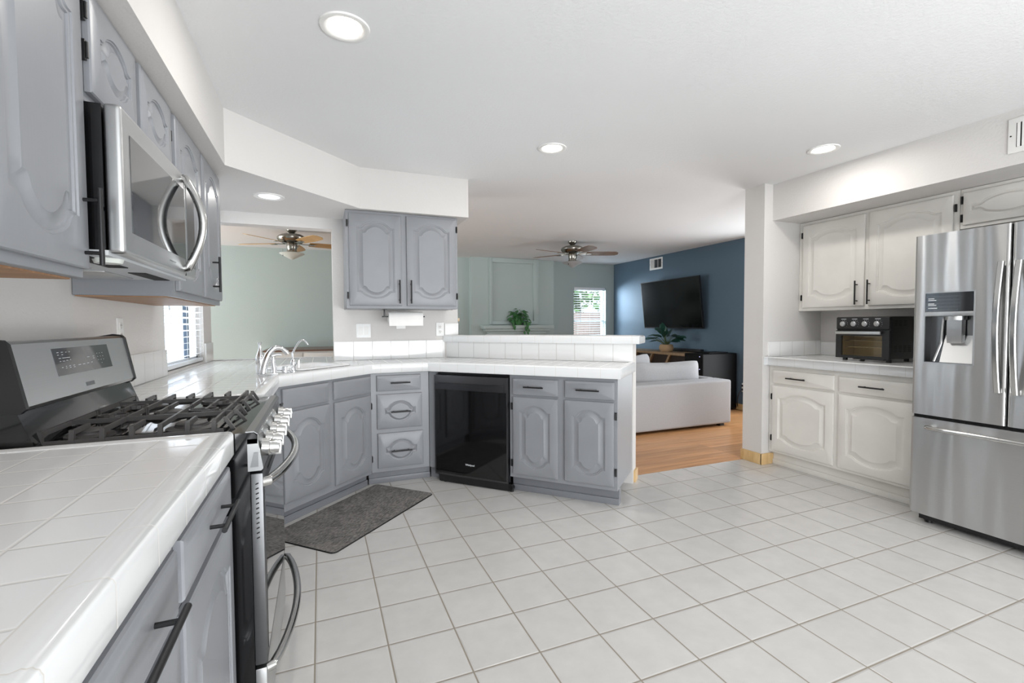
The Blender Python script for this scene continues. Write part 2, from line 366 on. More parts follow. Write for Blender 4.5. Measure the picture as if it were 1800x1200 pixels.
# windows with glass, frames and blinds
def window(name, label, axis, a0, a1, z0, z1, pos, stile):
    """axis 'y': pane spans y at x=pos; axis 'x': pane spans x at y=pos"""
    root = thing(name, label, 'window'); root['kind'] = 'structure'
    def bx(m, u0, u1, d0, d1, za, zb):
        if axis == 'y': m.box(pos+d0, pos+d1, u0, u1, za, zb)
        else: m.box(u0, u1, pos+d0, pos+d1, za, zb)
    f = MB(); t = .045
    bx(f, a0, a0+t, -.016, .016, z0, z1); bx(f, a1-t, a1, -.016, .016, z0, z1); bx(f, a0, a1, -.016, .016, z0, z0+t); bx(f, a0, a1, -.016, .016, z1-t, z1)
    f.build('window_frame', M['upvc'], root)
    s = MB()
    if axis == 'y': bx(s, stile-.02, stile+.02, -.014, .014, z0+t, z1-t); s.build('center_stile', M['framed'], root)
    else: bx(s, a0+t, a1-t, -.014, .014, stile-.02, stile+.02); s.build('meeting_rail', M['upvc'], root)
    g = MB(); bx(g, a0+t, a1-t, -.003, .003, z0+t, z1-t); g.build('glass', M['bglass'], root)
    return root
window('window_1', 'kitchen window behind white blinds beside the sink counter', 'y', WY0, WY1, WZ0, WZ1, XL-.062, 4.20)
window('window_2', 'living room window behind white blinds beside the blue wall', 'x', FX0, FX1, FZ0, FZ1, YB+.10, 1.30)
def blind(label, axis, a0, a1, z0, z1, pos, wand, tilt, inward):
    root = thing('window_blind', label, 'blind')
    def P(u, d, z): return (pos+d*inward, u, z) if axis == 'y' else (u, pos+d*inward, z)
    sl = MB(); z = z1-.07
    ct, st = math.cos(tilt)*.025, math.sin(tilt)*.025
    while z > z0+.045:
        a = [P(a0+.006, -ct, z-st), P(a1-.006, -ct, z-st), P(a1-.006, ct, z+st), P(a0+.006, ct, z+st)]
        c = [tuple(Vector(p)+Vector((0, 0, .003))) for p in a]
        sl.face(a[::-1]); sl.face(c)
        for i in range(4): sl.face([a[i], a[(i+1) % 4], c[(i+1) % 4], c[i]])
        z -= .046
    sl.build('slats', M['blind'], root)
    def bx(m, u0, u1, d0, d1, za, zb):
        if axis == 'y': m.box(pos+d0, pos+d1, u0, u1, za, zb, .003)
        else: m.box(u0, u1, pos+d0, pos+d1, za, zb, .003)
    h = MB(); bx(h, a0+.004, a1-.004, -.03, .03, z1-.055, z1-.002); h.build('headrail', M['blind'], root)
    h = MB(); bx(h, a0+.006, a1-.006, -.02, .02, z0+.006, z0+.03); h.build('bottom_rail', M['blind'], root)
    h = MB()
    for t in (.12, .5, .88):
        u = a0+(a1-a0)*t
        h.tube([P(u, .027, z0+.02), P(u, .027, z1-.05)], .0012, 5)
    h.build('ladder_cords', M['blind'], root)
    MB().tube([P(wand, .036, z1-.06), P(wand, .036, z1-.72)], .004, 8).build('tilt_wand', M['pale'], root)
blind('white slatted blind over the kitchen counter window', 'y', WY0+.012, WY1-.012, WZ0+.002, WZ1, XL-.026, 3.50, .15, 1)
blind('white slatted blind on the window by the blue wall', 'x', FX0+.01, FX1-.01, FZ0, FZ1, YB+.034, FX0+.15, .15, -1)

# outside the windows
o = MB().box(3.2, 8.5, 10.6, 10.66, -.1, 1.53).build('garden_fence', M['fence']); tag(o, 'brown board fence seen through the living room blinds', 'fence')
o = MB()
for i in range(420):
    p = Vector((random.gauss(6.8, .55), random.gauss(11.7, .35), random.gauss(2.25, .42)))
    s_ = random.uniform(.06, .16); ax = Vector((random.uniform(-1, 1), random.uniform(-1, 1), random.uniform(-1, 1))).normalized(); bx_ = ax.orthogonal().normalized()
    o.face([p-ax*s_, p+bx_*s_*.6, p+ax*s_, p-bx_*s_*.6])
root = thing('garden_tree', 'leafy green tree beyond the fence outside', 'tree', (6.8, 11.7, -.1))
f = o.build('foliage', M['tree'], root); f.location = (-6.8, -11.7, .1)
MB().tube([(0, 0, 0), (.05, 0, 1.4), (-.1, 0, 2.8)], [.13, .1, .05], 10).build('trunk', M['stem'], root)
struct(MB().box(-4.6, XL-.081, 4.60, 4.628, -.1, 2.6).build('wall_exterior', M['siding']), 'pale outside wall seen through the kitchen window')
struct(MB().box(-9, -.96, -3, 4.6, -.15, -.06).build('ground_side', M['lawn']), 'ground outside the kitchen window')
struct(MB().box(-6, 12, 8.3, 16, -.15, -.1).build('ground_garden', M['lawn']), 'ground outside the living room window')

# ------------------------------------------------------------------ cabinet doors
def outline(w, h, a, zb, zt, A, d, K=9, Mn=28, arch=True):
    """closed loop: bottom l->r, right up, top r->l, left down; panel half width a, inset d"""
    def g(u):
        t = abs(u)
        if t < .64: return 1-.52*(t/.64)**2
        if t < .84: return .48*(1-(t-.64)/.20)**1.6
        return 0
    aa = a-d; pts = []
    for i in range(Mn):
        u = -1+2*i/Mn; pts.append((u*aa, zb+d-A*g(u)))
    for i in range(K):
        pts.append((aa, (zb+d)+(zt-zb-2*d)*i/K))
    for i in range(Mn):
        u = 1-2*i/Mn; pts.append((u*aa, zt-d+A*g(u)))
    for i in range(K):
        pts.append((-aa, (zt-d)-(zt-zb-2*d)*i/K))
    return pts
def rect_loop(w, h, d, K=9, Mn=28):
    a, z0, z1 = w/2-d, d, h-d; pts = []
    for i in range(Mn): pts.append((-a+2*a*i/Mn, z0))
    for i in range(K): pts.append((a, z0+(z1-z0)*i/K))
    for i in range(Mn): pts.append((a-2*a*i/Mn, z1))
    for i in range(K): pts.append((-a, z1-(z1-z0)*i/K))
    return pts
def door_bm(x0, x1, z0, z1, th=.019, panel=True, frame=.058, A=None, y=0):
    """front towards -y, back face at y; slab spans x0..x1, z0..z1"""
    w, h = x1-x0, z1-z0; m = MB(); cx = (x0+x1)/2
    L = []
    L.append((rect_loop(w, h, 0), 0)); L.append((rect_loop(w, h, 0), -th+.007)); L.append((rect_loop(w, h, .003), -th+.003)); L.append((rect_loop(w, h, .009), -th+.0018)); L.append((rect_loop(w, h, .013), -th))
    if panel:
        a = w/2-frame; q = 1
        if A is None: A = min(.055, .135*w)
        zb, zt = frame+A, h-frame-A
        if zt-zb < .02: A = (h-2*frame-.02)/2; zb, zt = frame+A, h-frame-A
        q = min(1, (zt-zb)*.42/.046)
        for d, dep in ((0, 0), (.002, .004), (.008, .0045), (.010, .0095), (.018, .0100), (.044, .0020), (.046, .0004)):
            L.append((outline(w, h, a, zb, zt, A, d*q), -th+dep))
    rings = [[m.b.verts.new((cx+p[0], y+dep, z0+p[1])) for p in pts] for pts, dep in L]
    n = len(rings[0])
    m.b.faces.new(rings[0])
    for q0, q1 in zip(rings, rings[1:]):
        for k in range(n): m.b.faces.new((q0[k], q0[(k+1) % n], q1[(k+1) % n], q1[k]))
    m.b.faces.new(rings[-1][::-1])
    return m
def pull(parent, cx, cz, length, vert, y, st=.034, r=.0058):
    m = MB(); d = length/2; q = d*.68
    if vert:
        m.tube([(cx, y-st, cz-d), (cx, y-st, cz+d)], r, 10)
        for s in (-q, q): m.tube([(cx, y, cz+s), (cx, y-st, cz+s)], r*.8, 8)
    else:
        m.tube([(cx-d, y-st, cz), (cx+d, y-st, cz)], r, 10)
        for s in (-q, q): m.tube([(cx+s, y, cz), (cx+s, y-st, cz)], r*.8, 8)
    o = m.build('handle', M['bronze'], parent); o['label'] = 'black bar pull handle'; return o
def cabinet(name, label, loc, rz, width, depth, z0, z1, fronts, mat, toe=None, wood_under=False, frame_only=False, group=None, cat='cabinet'):
    root = thing(name, label, cat, (loc[0], loc[1], 0), rz, group)
    MB().box(0, width, 0, .02 if frame_only else depth, z0, z1, .002, 1).build('carcass', mat, root)
    if toe:
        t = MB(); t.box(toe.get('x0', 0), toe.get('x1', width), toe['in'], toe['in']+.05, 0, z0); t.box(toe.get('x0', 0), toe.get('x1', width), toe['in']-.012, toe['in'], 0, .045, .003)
        t.build('toe_kick', toe['mat'], root)
    if wood_under:
        o = MB().box(.012, width-.012, .022, depth-.004, z0-.004, z0+.002).build('underside_panel', M['underw'], root); o['label'] = 'bare wood underside'
    for f in fronts:
        o = door_bm(f['x0'], f['x1'], f['z0'], f['z1'], panel=f.get('panel', True), frame=f.get('frame', .058), A=f.get('A'), y=-.001).build(f['k'], mat, root, smooth=30)
        if 'pull' in f:
            px, pz, L, v = f['pull']; pull(o, px, pz, L, v, -.019)
        for hx, hz in f.get('hinge', []):
            hm = MB(); hm.box(hx-.006, hx+.006, -.012, 0, hz-.026, hz+.026, .002); hm.cyl((hx, -.014, hz-.02), (hx, -.014, hz+.02), .004, 8)
            hm.build('hinge', M['bronze'], o)['label'] = 'black hinge'
    return root
def D(x0, x1, z0, z1, **k): return dict(k='door', x0=x0, x1=x1, z0=z0, z1=z1, **k)
def DR(x0, x1, z0, z1, **k): return dict(k='drawer', x0=x0, x1=x1, z0=z0, z1=z1, **k)
G, GD = M['grey'], M['greyd']
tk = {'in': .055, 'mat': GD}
CZ = CB-.002                                                    # top of base cabinets
# peninsula: two drawers over two doors
o = pen(0, .03)
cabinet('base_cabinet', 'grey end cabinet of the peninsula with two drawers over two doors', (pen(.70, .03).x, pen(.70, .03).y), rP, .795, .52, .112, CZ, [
    DR(.03, .378, .728, .846, panel=False, pull=(.205, .79, .15, False)), DR(.43, .776, .728, .848, panel=False, pull=(.60, .79, .16, False)),
    D(.03, .377, .142, .711, hinge=[(.018, .64), (.018, .22)]), D(.426, .772, .142, .711, hinge=[(.785, .62), (.785, .24)])], G, tk)
# drawer stack
j = .0116
o = cabinet('drawer_cabinet', 'grey cabinet with a stack of three drawers beside the dishwasher', (P1.x-j, P1.y+.028), 0, P2.x-P1.x+2*j, .44, .10, CZ, [
    DR(.044, .382, .731, .852, panel=False, pull=(.219, .795, .15, False)),
    DR(.044, .390, .438, .706, frame=.052, A=.055, pull=(.219, .570, .15, False)),
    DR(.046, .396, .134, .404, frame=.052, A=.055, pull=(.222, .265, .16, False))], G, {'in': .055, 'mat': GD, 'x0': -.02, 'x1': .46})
q0 = Vector((P1.x-j, P1.y+.028))
f = MB(); f.prism([tuple(pen(a_, c_)-q0) for a_, c_ in ((-.011, .028), (.051, .028), (.051, .20), (-.011, .20))], .10, CZ); f.prism([tuple(pen(a_, c_)-q0) for a_, c_ in ((-.04, .085), (.053, .085), (.053, .2), (-.04, .2))], 0, .10)
f.build('filler_strip', G, o)
# sink base on the diagonal
q = P0+nD*.028-eD*j
cabinet('sink_cabinet', 'grey angled sink cabinet with two doors and false drawer fronts', (q.x, q.y), rD, LD+2*j, .5, .095, CZ, [
    DR(.046, .418, .727, .855, panel=False), DR(.466, .842, .727, .853, panel=False),
    D(.046, .424, .150, .708, A=.06), D(.470, .842, .128, .706, A=.055, hinge=[(.850, .62), (.850, .21)])], G, tk, frame_only=True)
# left run between range and sink corner
cabinet('base_cabinet', 'grey base cabinet in the gap between the range and the sink', (-.262, 2.31), PI/2, .79, .58, .10, CZ, [
    DR(.03, .76, .735, .85, panel=False, pull=(.62, .79, .15, False)), D(.03, .38, .14, .71), D(.42, .76, .14, .71)], G, tk)
# near left base cabinets under the near counter
cabinet('base_cabinet', 'grey base cabinet under the near tiled counter with drawers over doors', (-.256, -.35), PI/2, 1.865, .58, .10, CZ, [
    DR(1.36, 1.845, .735, .850, panel=False, pull=(1.63, .790, .19, False)), D(1.36, 1.848, .14, .710),
    DR(.78, 1.322, .735, .850, panel=False, pull=(1.10, .795, .25, False)), D(.78, 1.322, .14, .710),
    DR(.2, .74, .735, .850, panel=False), D(.2, .74, .14, .710)], G, tk)
# upper cabinets left
UX = -.55
cabinet('wall_cabinet', 'large grey wall cabinet nearest the viewer, left of the microwave', (UX, .25), PI/2, 1.262, .318, 1.362, ZS-.002, [
    D(.865, 1.255, 1.385, 2.105, frame=.055, A=.065, pull=(1.222, 1.487, .19, True)), D(.44, .83, 1.385, 2.105, frame=.062, A=.07)], G, None, True)
cabinet('wall_cabinet', 'small grey wall cabinet with two short doors above the microwave', (UX, 1.514), PI/2, .772, .318, 1.822, ZS-.002, [
    D(.040, .372, 1.845, 2.108, frame=.055, A=.042, hinge=[(.028, 2.045), (.028, 1.945)]), D(.415, .755, 1.845, 2.108, frame=.055, A=.042, hinge=[(.764, 2.0)])], G)
cabinet('wall_cabinet', 'tall grey wall cabinet with two doors between microwave and window', (UX, 2.288), PI/2, .98, .318, 1.362, ZS-.002, [
    D(.045, .470, 1.388, 2.105, frame=.058, A=.06), D(.515, .955, 1.388, 2.105, frame=.058, A=.06, pull=(.69, 1.52, .19, True))], G, None, True)
# upper cabinet over the pass-through wall
cabinet('wall_cabinet', 'grey two door wall cabinet hanging above the paper towels', (.193, 3.82), 0, .88, .378, 1.370, ZS-.002, [
    D(.024, .418, 1.393, 2.100, frame=.055, A=.05, pull=(.397, 1.502, .185, True), hinge=[(.012, 2.02), (.012, 1.47)]),
    D(.458, .862, 1.393, 2.104, frame=.055, A=.05, pull=(.487, 1.502, .185, True), hinge=[(.872, 2.025), (.872, 1.475)])], G)
# right side white cabinets (x runs from far to near)
Wc = M['cab']
tkw = {'in': .045, 'mat': Wc}
cabinet('base_cabinet', 'white base cabinet with two drawers over two doors beside the fridge', (3.645, 2.953), -PI/2, 1.13, .64, .115, CZ, [
    DR(.045, .568, .718, .835, panel=False, pull=(.275, .775, .165, False)), DR(.605, 1.10, .716, .832, panel=False, pull=(.85, .775, .165, False)),
    D(.040, .566, .138, .700, A=.045, hinge=[(.029, .60), (.029, .24)]), D(.604, 1.10, .138, .698, A=.045)], Wc, tkw)
cabinet('wall_cabinet', 'white two door wall cabinet above the toaster oven', (4.0, 2.953), -PI/2, 1.14, .30, 1.343, ZS-.002, [
    D(.040, .553, 1.370, 2.094, A=.045, pull=(.508, 1.476, .19, True), hinge=[(.028, 2.01), (.028, 1.46)]), D(.586, 1.108, 1.370, 2.096, A=.045, pull=(.600, 1.476, .19, True), hinge=[(1.120, 2.007)])], Wc)
cabinet('wall_cabinet', 'short white wall cabinet over the fridge', (4.0, 1.811), -PI/2, 1.0, .30, 1.86, ZS-.002, [
    D(.020, .475, 1.882, 2.096, frame=.04, A=.045, hinge=[(.010, 2.05), (.010, 1.93)]), D(.51, .97, 1.882, 2.096, frame=.04, A=.045)], Wc)

# ------------------------------------------------------------------ tiled counters
def offset(path, d):
    """inward (left of travel) offset of an open polyline"""
    out = []
    for i, p in enumerate(path):
        ns = []
        for a, c in ((i-1, i), (i, i+1)):
            if a < 0 or c >= len(path): continue
            t = (path[c]-path[a]).normalized(); ns.append(Vector((-t.y, t.x)))
        if len(ns) == 1: out.append(p+ns[0]*d)
        else:
            mdir = (ns[0]+ns[1]).normalized(); out.append(p+mdir*(d/max(.3, mdir.dot(ns[0]))))
    return out
def edge_trim(path, ztop, height, phase=0, wid=.05):
    path = [Vector(p) for p in path]; h = height
    prof = [(.022, -h), (.003, -h), (0, -h+.004), (0, -.012), (.002, -.006), (.006, -.0015), (.012, .001), (.024, .003), (.036, .0028), (wid-.003, .0005), (wid, -.004)]
    m = MB(); cum = [0]
    for a, c in zip(path, path[1:]): cum.append(cum[-1]+(c-a).length)
    rows = [offset(path, d) for d, z in prof]; v = [0]
    for a, c in zip(prof, prof[1:]): v.append(v[-1]+math.hypot(c[0]-a[0], c[1]-a[1]))
    for i in range(len(path)-1):
        for k in range(len(prof)-1):
            A, B = rows[k][i], rows[k][i+1]; C, Dd = rows[k+1][i+1], rows[k+1][i]
            z0, z1 = ztop+prof[k][1], ztop+prof[k+1][1]
            m.face([(A.x, A.y, z0), (B.x, B.y, z0), (C.x, C.y, z1), (Dd.x, Dd.y, z1)], [(cum[i]+phase, v[k]), (cum[i+1]+phase, v[k]), (cum[i+1]+phase, v[k+1]), (cum[i]+phase, v[k+1])])
    for idx in (0, -1):                                         # end caps
        pts = [(rows[k][idx].x, rows[k][idx].y, ztop+prof[k][1]) for k in range(len(prof))] + [(rows[-1][idx].x, rows[-1][idx].y, ztop-h)]
        m.face(pts, [(.07, .1)]*len(pts))
    bmesh.ops.remove_doubles(m.b, verts=m.b.verts[:], dist=1e-5)
    return m
def tile_top(poly, z, th, org=(0, 0), ang=0, hole=None):
    m = MB(); ca, sa = math.cos(-ang), math.sin(-ang)
    def uv(p): x, y = p[0]-org[0], p[1]-org[1]; return (x*ca-y*sa, x*sa+y*ca)
    loops = [poly] + ([hole] if hole else [])
    edges = []
    for lp in loops:
        vs = [m.b.verts.new((p[0], p[1], z)) for p in lp]
        for i in range(len(vs)): edges.append(m.b.edges.new((vs[i], vs[(i+1) % len(vs)])))
    r = bmesh.ops.triangle_fill(m.b, use_beauty=True, use_dissolve=False, edges=edges)
    fs = [g for g in r['geom'] if isinstance(g, bmesh.types.BMFace)]
    for f in fs:
        f.normal_update()
        if f.normal.z < 0: f.normal_flip()
    for f in m.b.faces:
        for l in f.loops: l[m.uv].uv = uv(l.vert.co)
    for lp in loops:
        n = len(lp)
        for i in range(n):
            a, c = lp[i], lp[(i+1) % n]
            m.face([(a[0], a[1], z), (c[0], c[1], z), (c[0], c[1], z-th), (a[0], a[1], z-th)], [uv(a), uv(c), uv(c), uv(a)])
    return m
def splash(name, pts, z0, z1, th, phase=0, side=-1, mat=None, label=None, parent=None):
    """vertical tile strip along a polyline; side -1: thickness to the right of travel"""
    pts = [Vector(p) for p in pts]; back = pts; front = offset(pts, -th if side < 0 else th); m = MB(); cum = phase
    for i in range(len(pts)-1):
        L = (pts[i+1]-pts[i]).length
        a, c, A, C = back[i], back[i+1], front[i], front[i+1]
        m.face([(A.x, A.y, z0), (C.x, C.y, z0), (C.x, C.y, z1), (A.x, A.y, z1)], [(cum, 0), (cum+L, 0), (cum+L, z1-z0), (cum, z1-z0)])
        m.face([(A.x, A.y, z1), (C.x, C.y, z1), (c.x, c.y, z1), (a.x, a.y, z1)], [(cum, z1-z0-.006), (cum+L, z1-z0-.006), (cum+L, z1-z0-.006-th), (cum, z1-z0-.006-th)])
        cum += L
    for a, A in ((back[0], front[0]), (back[-1], front[-1])):
        m.face([(A.x, A.y, z0), (a.x, a.y, z0), (a.x, a.y, z1), (A.x, A.y, z1)], [(.05, .01), (.05+th, .01), (.05+th, .14), (.05, .14)])
    bmesh.ops.remove_doubles(m.b, verts=m.b.verts[:], dist=1e-5)
    return m.build(name, mat or M['stile'], parent)
M['stile'] = tile('splash_tile', (236, 236, 235), (192, 189, 183), .155, .3, 0, -.002, .0032, .10, 'UV', .02, .02, .15, .01)
V = Vector
# near counter
root = thing('tile_countertop', 'near white tiled counter with rounded edge in front of the range', 'countertop')
path = [V((-.232, -.42)), V((-.232, 1.518)), V((XL, 1.518))]
edge_trim(path, CT, CT-CB, .002).build('edge_trim', M['etile'], root)
tile_top([(XL, -.42), (-.245, -.42), (-.245, 1.505), (XL, 1.505)], CT-.0015, .06, (-.282, 1.157)).build('tile_top', M['ctile'], root)
splash('backsplash', [(XL, -.42), (XL, 1.515)], CT, 1.10, .012, 0, -1, None, None, root)
# main counter
root = thing('tile_countertop', 'long angled white tiled counter running from the range past sink to peninsula', 'countertop')
P4 = pen(LP, .555); P4b = pen(-.24, .555)
path = [V((XL, 2.297)), V((-.232, 2.297)), P0, P1, P2, P3, P4]
edge_trim(path, CT, CT-CB, .033).build('edge_trim', M['etile'], root)
ins = offset(path, .013)
def dg(s, n): return P0+eD*s+nD*n
sink_h = [dg(.26, .105), dg(.72, .105), dg(.72, .47), dg(.26, .47)]
poly = [(XL, 2.310)] + [tuple(p) for p in ins[1:5]] + [tuple(pen(.0, .555))] + [(1.02, YW), (.105, YW), (.105, 4.74), (XL, 4.74)]
tile_top(poly, CT-.0015, .055, (-.282, 2.35), 0, [tuple(p) for p in sink_h]).build('tile_top', M['ctile'], root)
poly = [tuple(ins[4]), tuple(ins[5]), tuple(pen(LP-.013, .555)), tuple(pen(0, .555))]
tile_top(poly, CT-.0015, .055, tuple(pen(LP-.05, .05)), rP).build('peninsula_tile_top', M['ctile'], root)
edge_trim([V((.105, 4.755)), V((XL, 4.755))], CT+.004, .07, 0, .045).build('rear_edge_trim', M['etile'], root)
def strip(label, *a):
    o = splash('tile_backsplash', *a); tag(o, label, 'backsplash'); return o
strip('single row of white tile on left wall between range and window', [(XL, 2.297), (XL, WY0-.012)], CT, 1.10, .012, .05)
strip('short piece of white tile at the far end of the kitchen window', [(XL, WY1+.012), (XL, 4.745)], CT, 1.10, .012, .05)
strip('row of white tile under the switch and paper towels', [(.105, YW), (1.045, YW)], CT, 1.102, .012, .0)
strip('row of white tile between the peninsula counter and the raised bar', [tuple(pen(-.225, .56)), tuple(pen(1.50, .56))], CT, 1.086, .01, .132)
o = MB()
o.box(1.053, 1.186, YW-.012, YW, 1.147, 1.253, .002); o.box(1.177, 1.186, YW-.012, YW+.13, 1.147, 1.253, .002)
tag(o.build('tile_backsplash', M['plastic']), 'two small white tiles beside the outlet above the bar end', 'backsplash')
# raised bar top
root = thing('bar_top', 'raised white tiled bar ledge along the back of the peninsula', 'countertop')
A0 = pen(-.19, .52); A1 = pen(1.553, .52); A2 = pen(1.553, .80); A3 = pen(.12, .80)
edge_trim([A0, A1, A2, A3], 1.145, .060, .06, .05).build('edge_trim', M['etile'], root)
tile_top([tuple(pen(-.19, .533)), tuple(pen(1.54, .533)), tuple(pen(1.54, .787)), tuple(pen(.12, .787))], 1.1435, .05, tuple(pen(1.5, .57)), rP).build('tile_top', M['ctile'], root)
# right counter
root = thing('tile_countertop', 'white tiled counter carrying the toaster oven beside the fridge', 'countertop')
edge_trim([V((3.622, 2.952)), V((3.622, 1.80))][::-1], CT, CT-CB, .05).build('edge_trim', M['etile'], root)
tile_top([(3.634, 1.80), (XR, 1.80), (XR, 2.952), (3.634, 2.952)], CT-.0015, .055, (3.672, 2.95)).build('tile_top', M['ctile'], root)
strip('white tile row on the wall behind the toaster oven', [(XR, 2.955), (XR, 1.80)], CT, 1.062, .012, .0)
strip('white tile row on the stub wall at the end of the right counter', [(3.622, 2.955), (XR-.013, 2.955)], CT, 1.075, .012, .02)

# ------------------------------------------------------------------ sink and taps
root = thing('kitchen_sink', 'white enamel corner sink set in the tiled counter', 'sink', (P0.x, P0.y, 0), rD)
m = MB()
def rr(x0, x1, y0, y1, r, z, n=5):
    pts = []
    for cx, cy_, a in ((x1-r, y0+r, -90), (x1-r, y1-r, 0), (x0+r, y1-r, 90), (x0+r, y0+r, 180)):
        for i in range(n+1):
            t = math.radians(a+90*i/n); pts.append((cx+r*math.cos(t), cy_+r*math.sin(t), z))
    return pts
loops = [rr(.245, .735, .09, .485, .06, CT+.001), rr(.25, .73, .095, .48, .06, CT+.010), rr(.262, .718, .107, .468, .055, CT+.013), rr(.28, .70, .125, .45, .05, CT+.006), rr(.285, .695, .13, .445, .05, CT-.03), rr(.305, .675, .15, .425, .06, CT-.16), rr(.33, .65, .175, .40, .06, CT-.172)]
R_ = [[m.b.verts.new(p) for p in L] for L in loops]
for a, c in zip(R_, R_[1:]):
    for k in range(len(a)): m.b.faces.new((a[k], a[(k+1) % len(a)], c[(k+1) % len(a)], c[k]))
m.b.faces.new(R_[-1])
m.build('basin', M['basin'], root)
MB().lathe([(.0, 0), (.035, 0), (.04, .003), (.03, .006), (.0, .004)], (.49, .287, CT-.172), cap=False).build('drain', M['chrome'], root)
# main tap
root = thing('faucet', 'chrome single lever kitchen faucet with arched spout', 'faucet', (-.292, 3.152, CT+.0035))
MB().box(-.055, .055, -.022, .022, 0, .007, .003).build('base_plate', M['chrome'], root)
def bez(pts, n=16):
    out = []
    for i in range(n+1):
        t = i/n; p = [Vector(q) for q in pts]
        while len(p) > 1: p = [a.lerp(c, t) for a, c in zip(p, p[1:])]
        out.append(p[0])
    return out
sp_ = bez([(-.028, 0, .006), (-.018, .0, .07), (.005, .012, .20), (.075, .03, .175), (.105, .05, .120)])
MB().tube(sp_, [.021-.009*i/16 if i < 13 else .0125+.001*(i-13) for i in range(17)], 14).build('spout', M['chrome'], root)
m = MB(); m.tube([(.032, 0, .006), (.033, 0, .03), (.028, 0, .075), (.03, 0, .105)], [.017, .015, .013, .011], 12); m.tube([(.022, -.004, .108), (.045, .004, .118), (.072, .01, .115)], [.012, .010, .007], 10)
m.build('lever', M['chrome'], root)
root = thing('filter_faucet', 'small thin chrome filtered water tap with hooked spout', 'faucet', (-.160, 3.280, CT))
m = MB(); m.lathe([(.022, 0), (.022, .01), (.012, .016), (.012, .035), (.018, .05), (.013, .075), (.006, .085)])
m.build('tap_body', M['chrome'], root)
MB().tube([(-.002, 0, .08), (-.003, 0, .12)] + bez([(-.003, 0, .12), (.03, 0, .19), (.05, 0, .225), (.075, 0, .205), (.088, 0, .172)], 12), .0052, 8).build('spout', M['chrome'], root)
MB().tube([(.012, 0, .05), (.028, -.004, .055), (.032, -.004, .03), (.033, -.004, .075)], .005, 8).build('lever', M['chrome'], root)
root = thing('air_gap', 'squat chrome air gap cap beside the filter tap', 'air gap', (-.206, 3.262, CT))
MB().lathe([(.019, 0), (.019, .036), (.017, .040), (.0, .041)], cap=False).build('cap', M['chrome'], root)
root = thing('soap_bottle', 'shiny glass soap bottle with slim neck behind the faucet', 'bottle', (-.351, 3.335, CT))
MB().lathe([(.024, 0), (.026, .004), (.026, .085), (.0255, .09)]).build('bottle_body', M['chrome'], root)
MB().lathe([(.0255, .091), (.024, .105), (.016, .128), (.009, .145), (.0075, .175), (.0095, .183), (.011, .192), (.0, .193)], cap=False).build('neck', M['chrome'], root)

# ------------------------------------------------------------------ dishwasher
q = pen(.055, .004)
root = thing('dishwasher', 'black stainless dishwasher under the peninsula counter', 'dishwasher', (q.x, q.y, 0), rP)
MB().box(.004, .636, .055, .50, .10, .862).build('tub', M['blackm'], root)
m = MB(); m.box(0, .640, 0, .05, .060, .848, .004); o = m.build('door', M['blackst'], root)
pr = [(-.004, .7415), (-.004, .7425)]
hd = MB()
N_ = 16
for i in range(N_):                                            # bowed pocket handle bar
    x0_, x1_ = .012+.600*i/N_, .012+.600*(i+1)/N_
    def yy_(x): u = (x-.312)/.30; return -.004-.026*(1-u*u)
    a0, a1 = yy_(x0_), yy_(x1_)
    hd.face([(x0_, a0, .742), (x1_, a1, .742), (x1_, a1-.002, .783), (x0_, a0-.002, .783)]); hd.face([(x0_, a0-.002, .783), (x1_, a1-.002, .783), (x1_, -.001, .790), (x0_, -.001, .790)]); hd.face([(x0_, a0, .742), (x1_, a1, .742), (x1_, -.001, .742), (x0_, -.001, .742)])
bmesh.ops.remove_doubles(hd.b, verts=hd.b.verts[:], dist=1e-5)
hd.build('handle', M['blackst'], o)
MB().box(.012, .628, -.0008, .002, .075, .735).build('front_panel', M['black'], o)
text('Whirlpool', .019, M['pale'], o, 'brand_badge', Matrix.Translation((.318, -.0012, .163)) @ Matrix.Rotation(PI/2, 4, 'X'))
m = MB(); m.box(.03, .665, .012, .05, .006, .058); m.cyl((.655, .012, .03), (.655, .05, .03), .018, 14); m.cyl((.655, .03, .0), (.655, .03, .02), .015, 10); m.cyl((.08, .03, .0), (.08, .03, .02), .015, 10); m.build('kick_plate', M['blackm'], root)

# ------------------------------------------------------------------ range (local frame: x along +Y, y towards the wall, front at y=0 -> X=-.16)
root = thing('gas_range', 'stainless gas range with black grates and five knobs', 'range', (-.160, 1.530, 0), PI/2)
RW = .757
MB().box(.002, RW-.002, .035, .64, .03, .918).build('body', M['black'], root)
for x_, y_ in ((.04, .07), (.72, .07), (.04, .6), (.72, .6)): MB().cyl((x_, y_, 0), (x_, y_, .032), .016, 12).build('leg', M['blackm'], root)
m = MB(); m.extr([(.014, .900), (.013, .926), (.022, .933), (.62, .933), (.62, .900)], 'x', 0, RW); m.build('cooktop', M['black'], root)
m = MB(); m.extr([(.012, .922), (.013, .929), (.022, .9365), (.044, .9365), (.044, .932), (.024, .932), (.016, .925)], 'x', .0, RW); m.build('front_rim', M['ssd'], root)
# control panel
m = MB(); m.extr([(.0135, .914), (.0, .826), (.006, .820), (.04, .820), (.04, .914)], 'x', .0, RW); cpn = m.build('control_panel', M['ssm'], root)
MB().extr([(.012, .874), (.024, .874), (.034, .832), (.012, .832)], 'x', -.002, .001).build('side_inset', M['ssd'], cpn)
ky = .008
for kx in (-.005+.045, .150, .295, .455, .625):
    k = MB(); k.tube([(kx, .006, .880), (kx, -.014, .878), (kx, -.016, .878)], [.026, .026, .022], 24)
    k.tube([(kx, -.014, .878), (kx, -.040, .8755), (kx, -.042, .875)], [.020, .017, .014], 20)
    k.box(kx-.009, kx+.009, -.046, -.014, .855, .897, .003)
    k.build('knob', M['sshandle'], root)
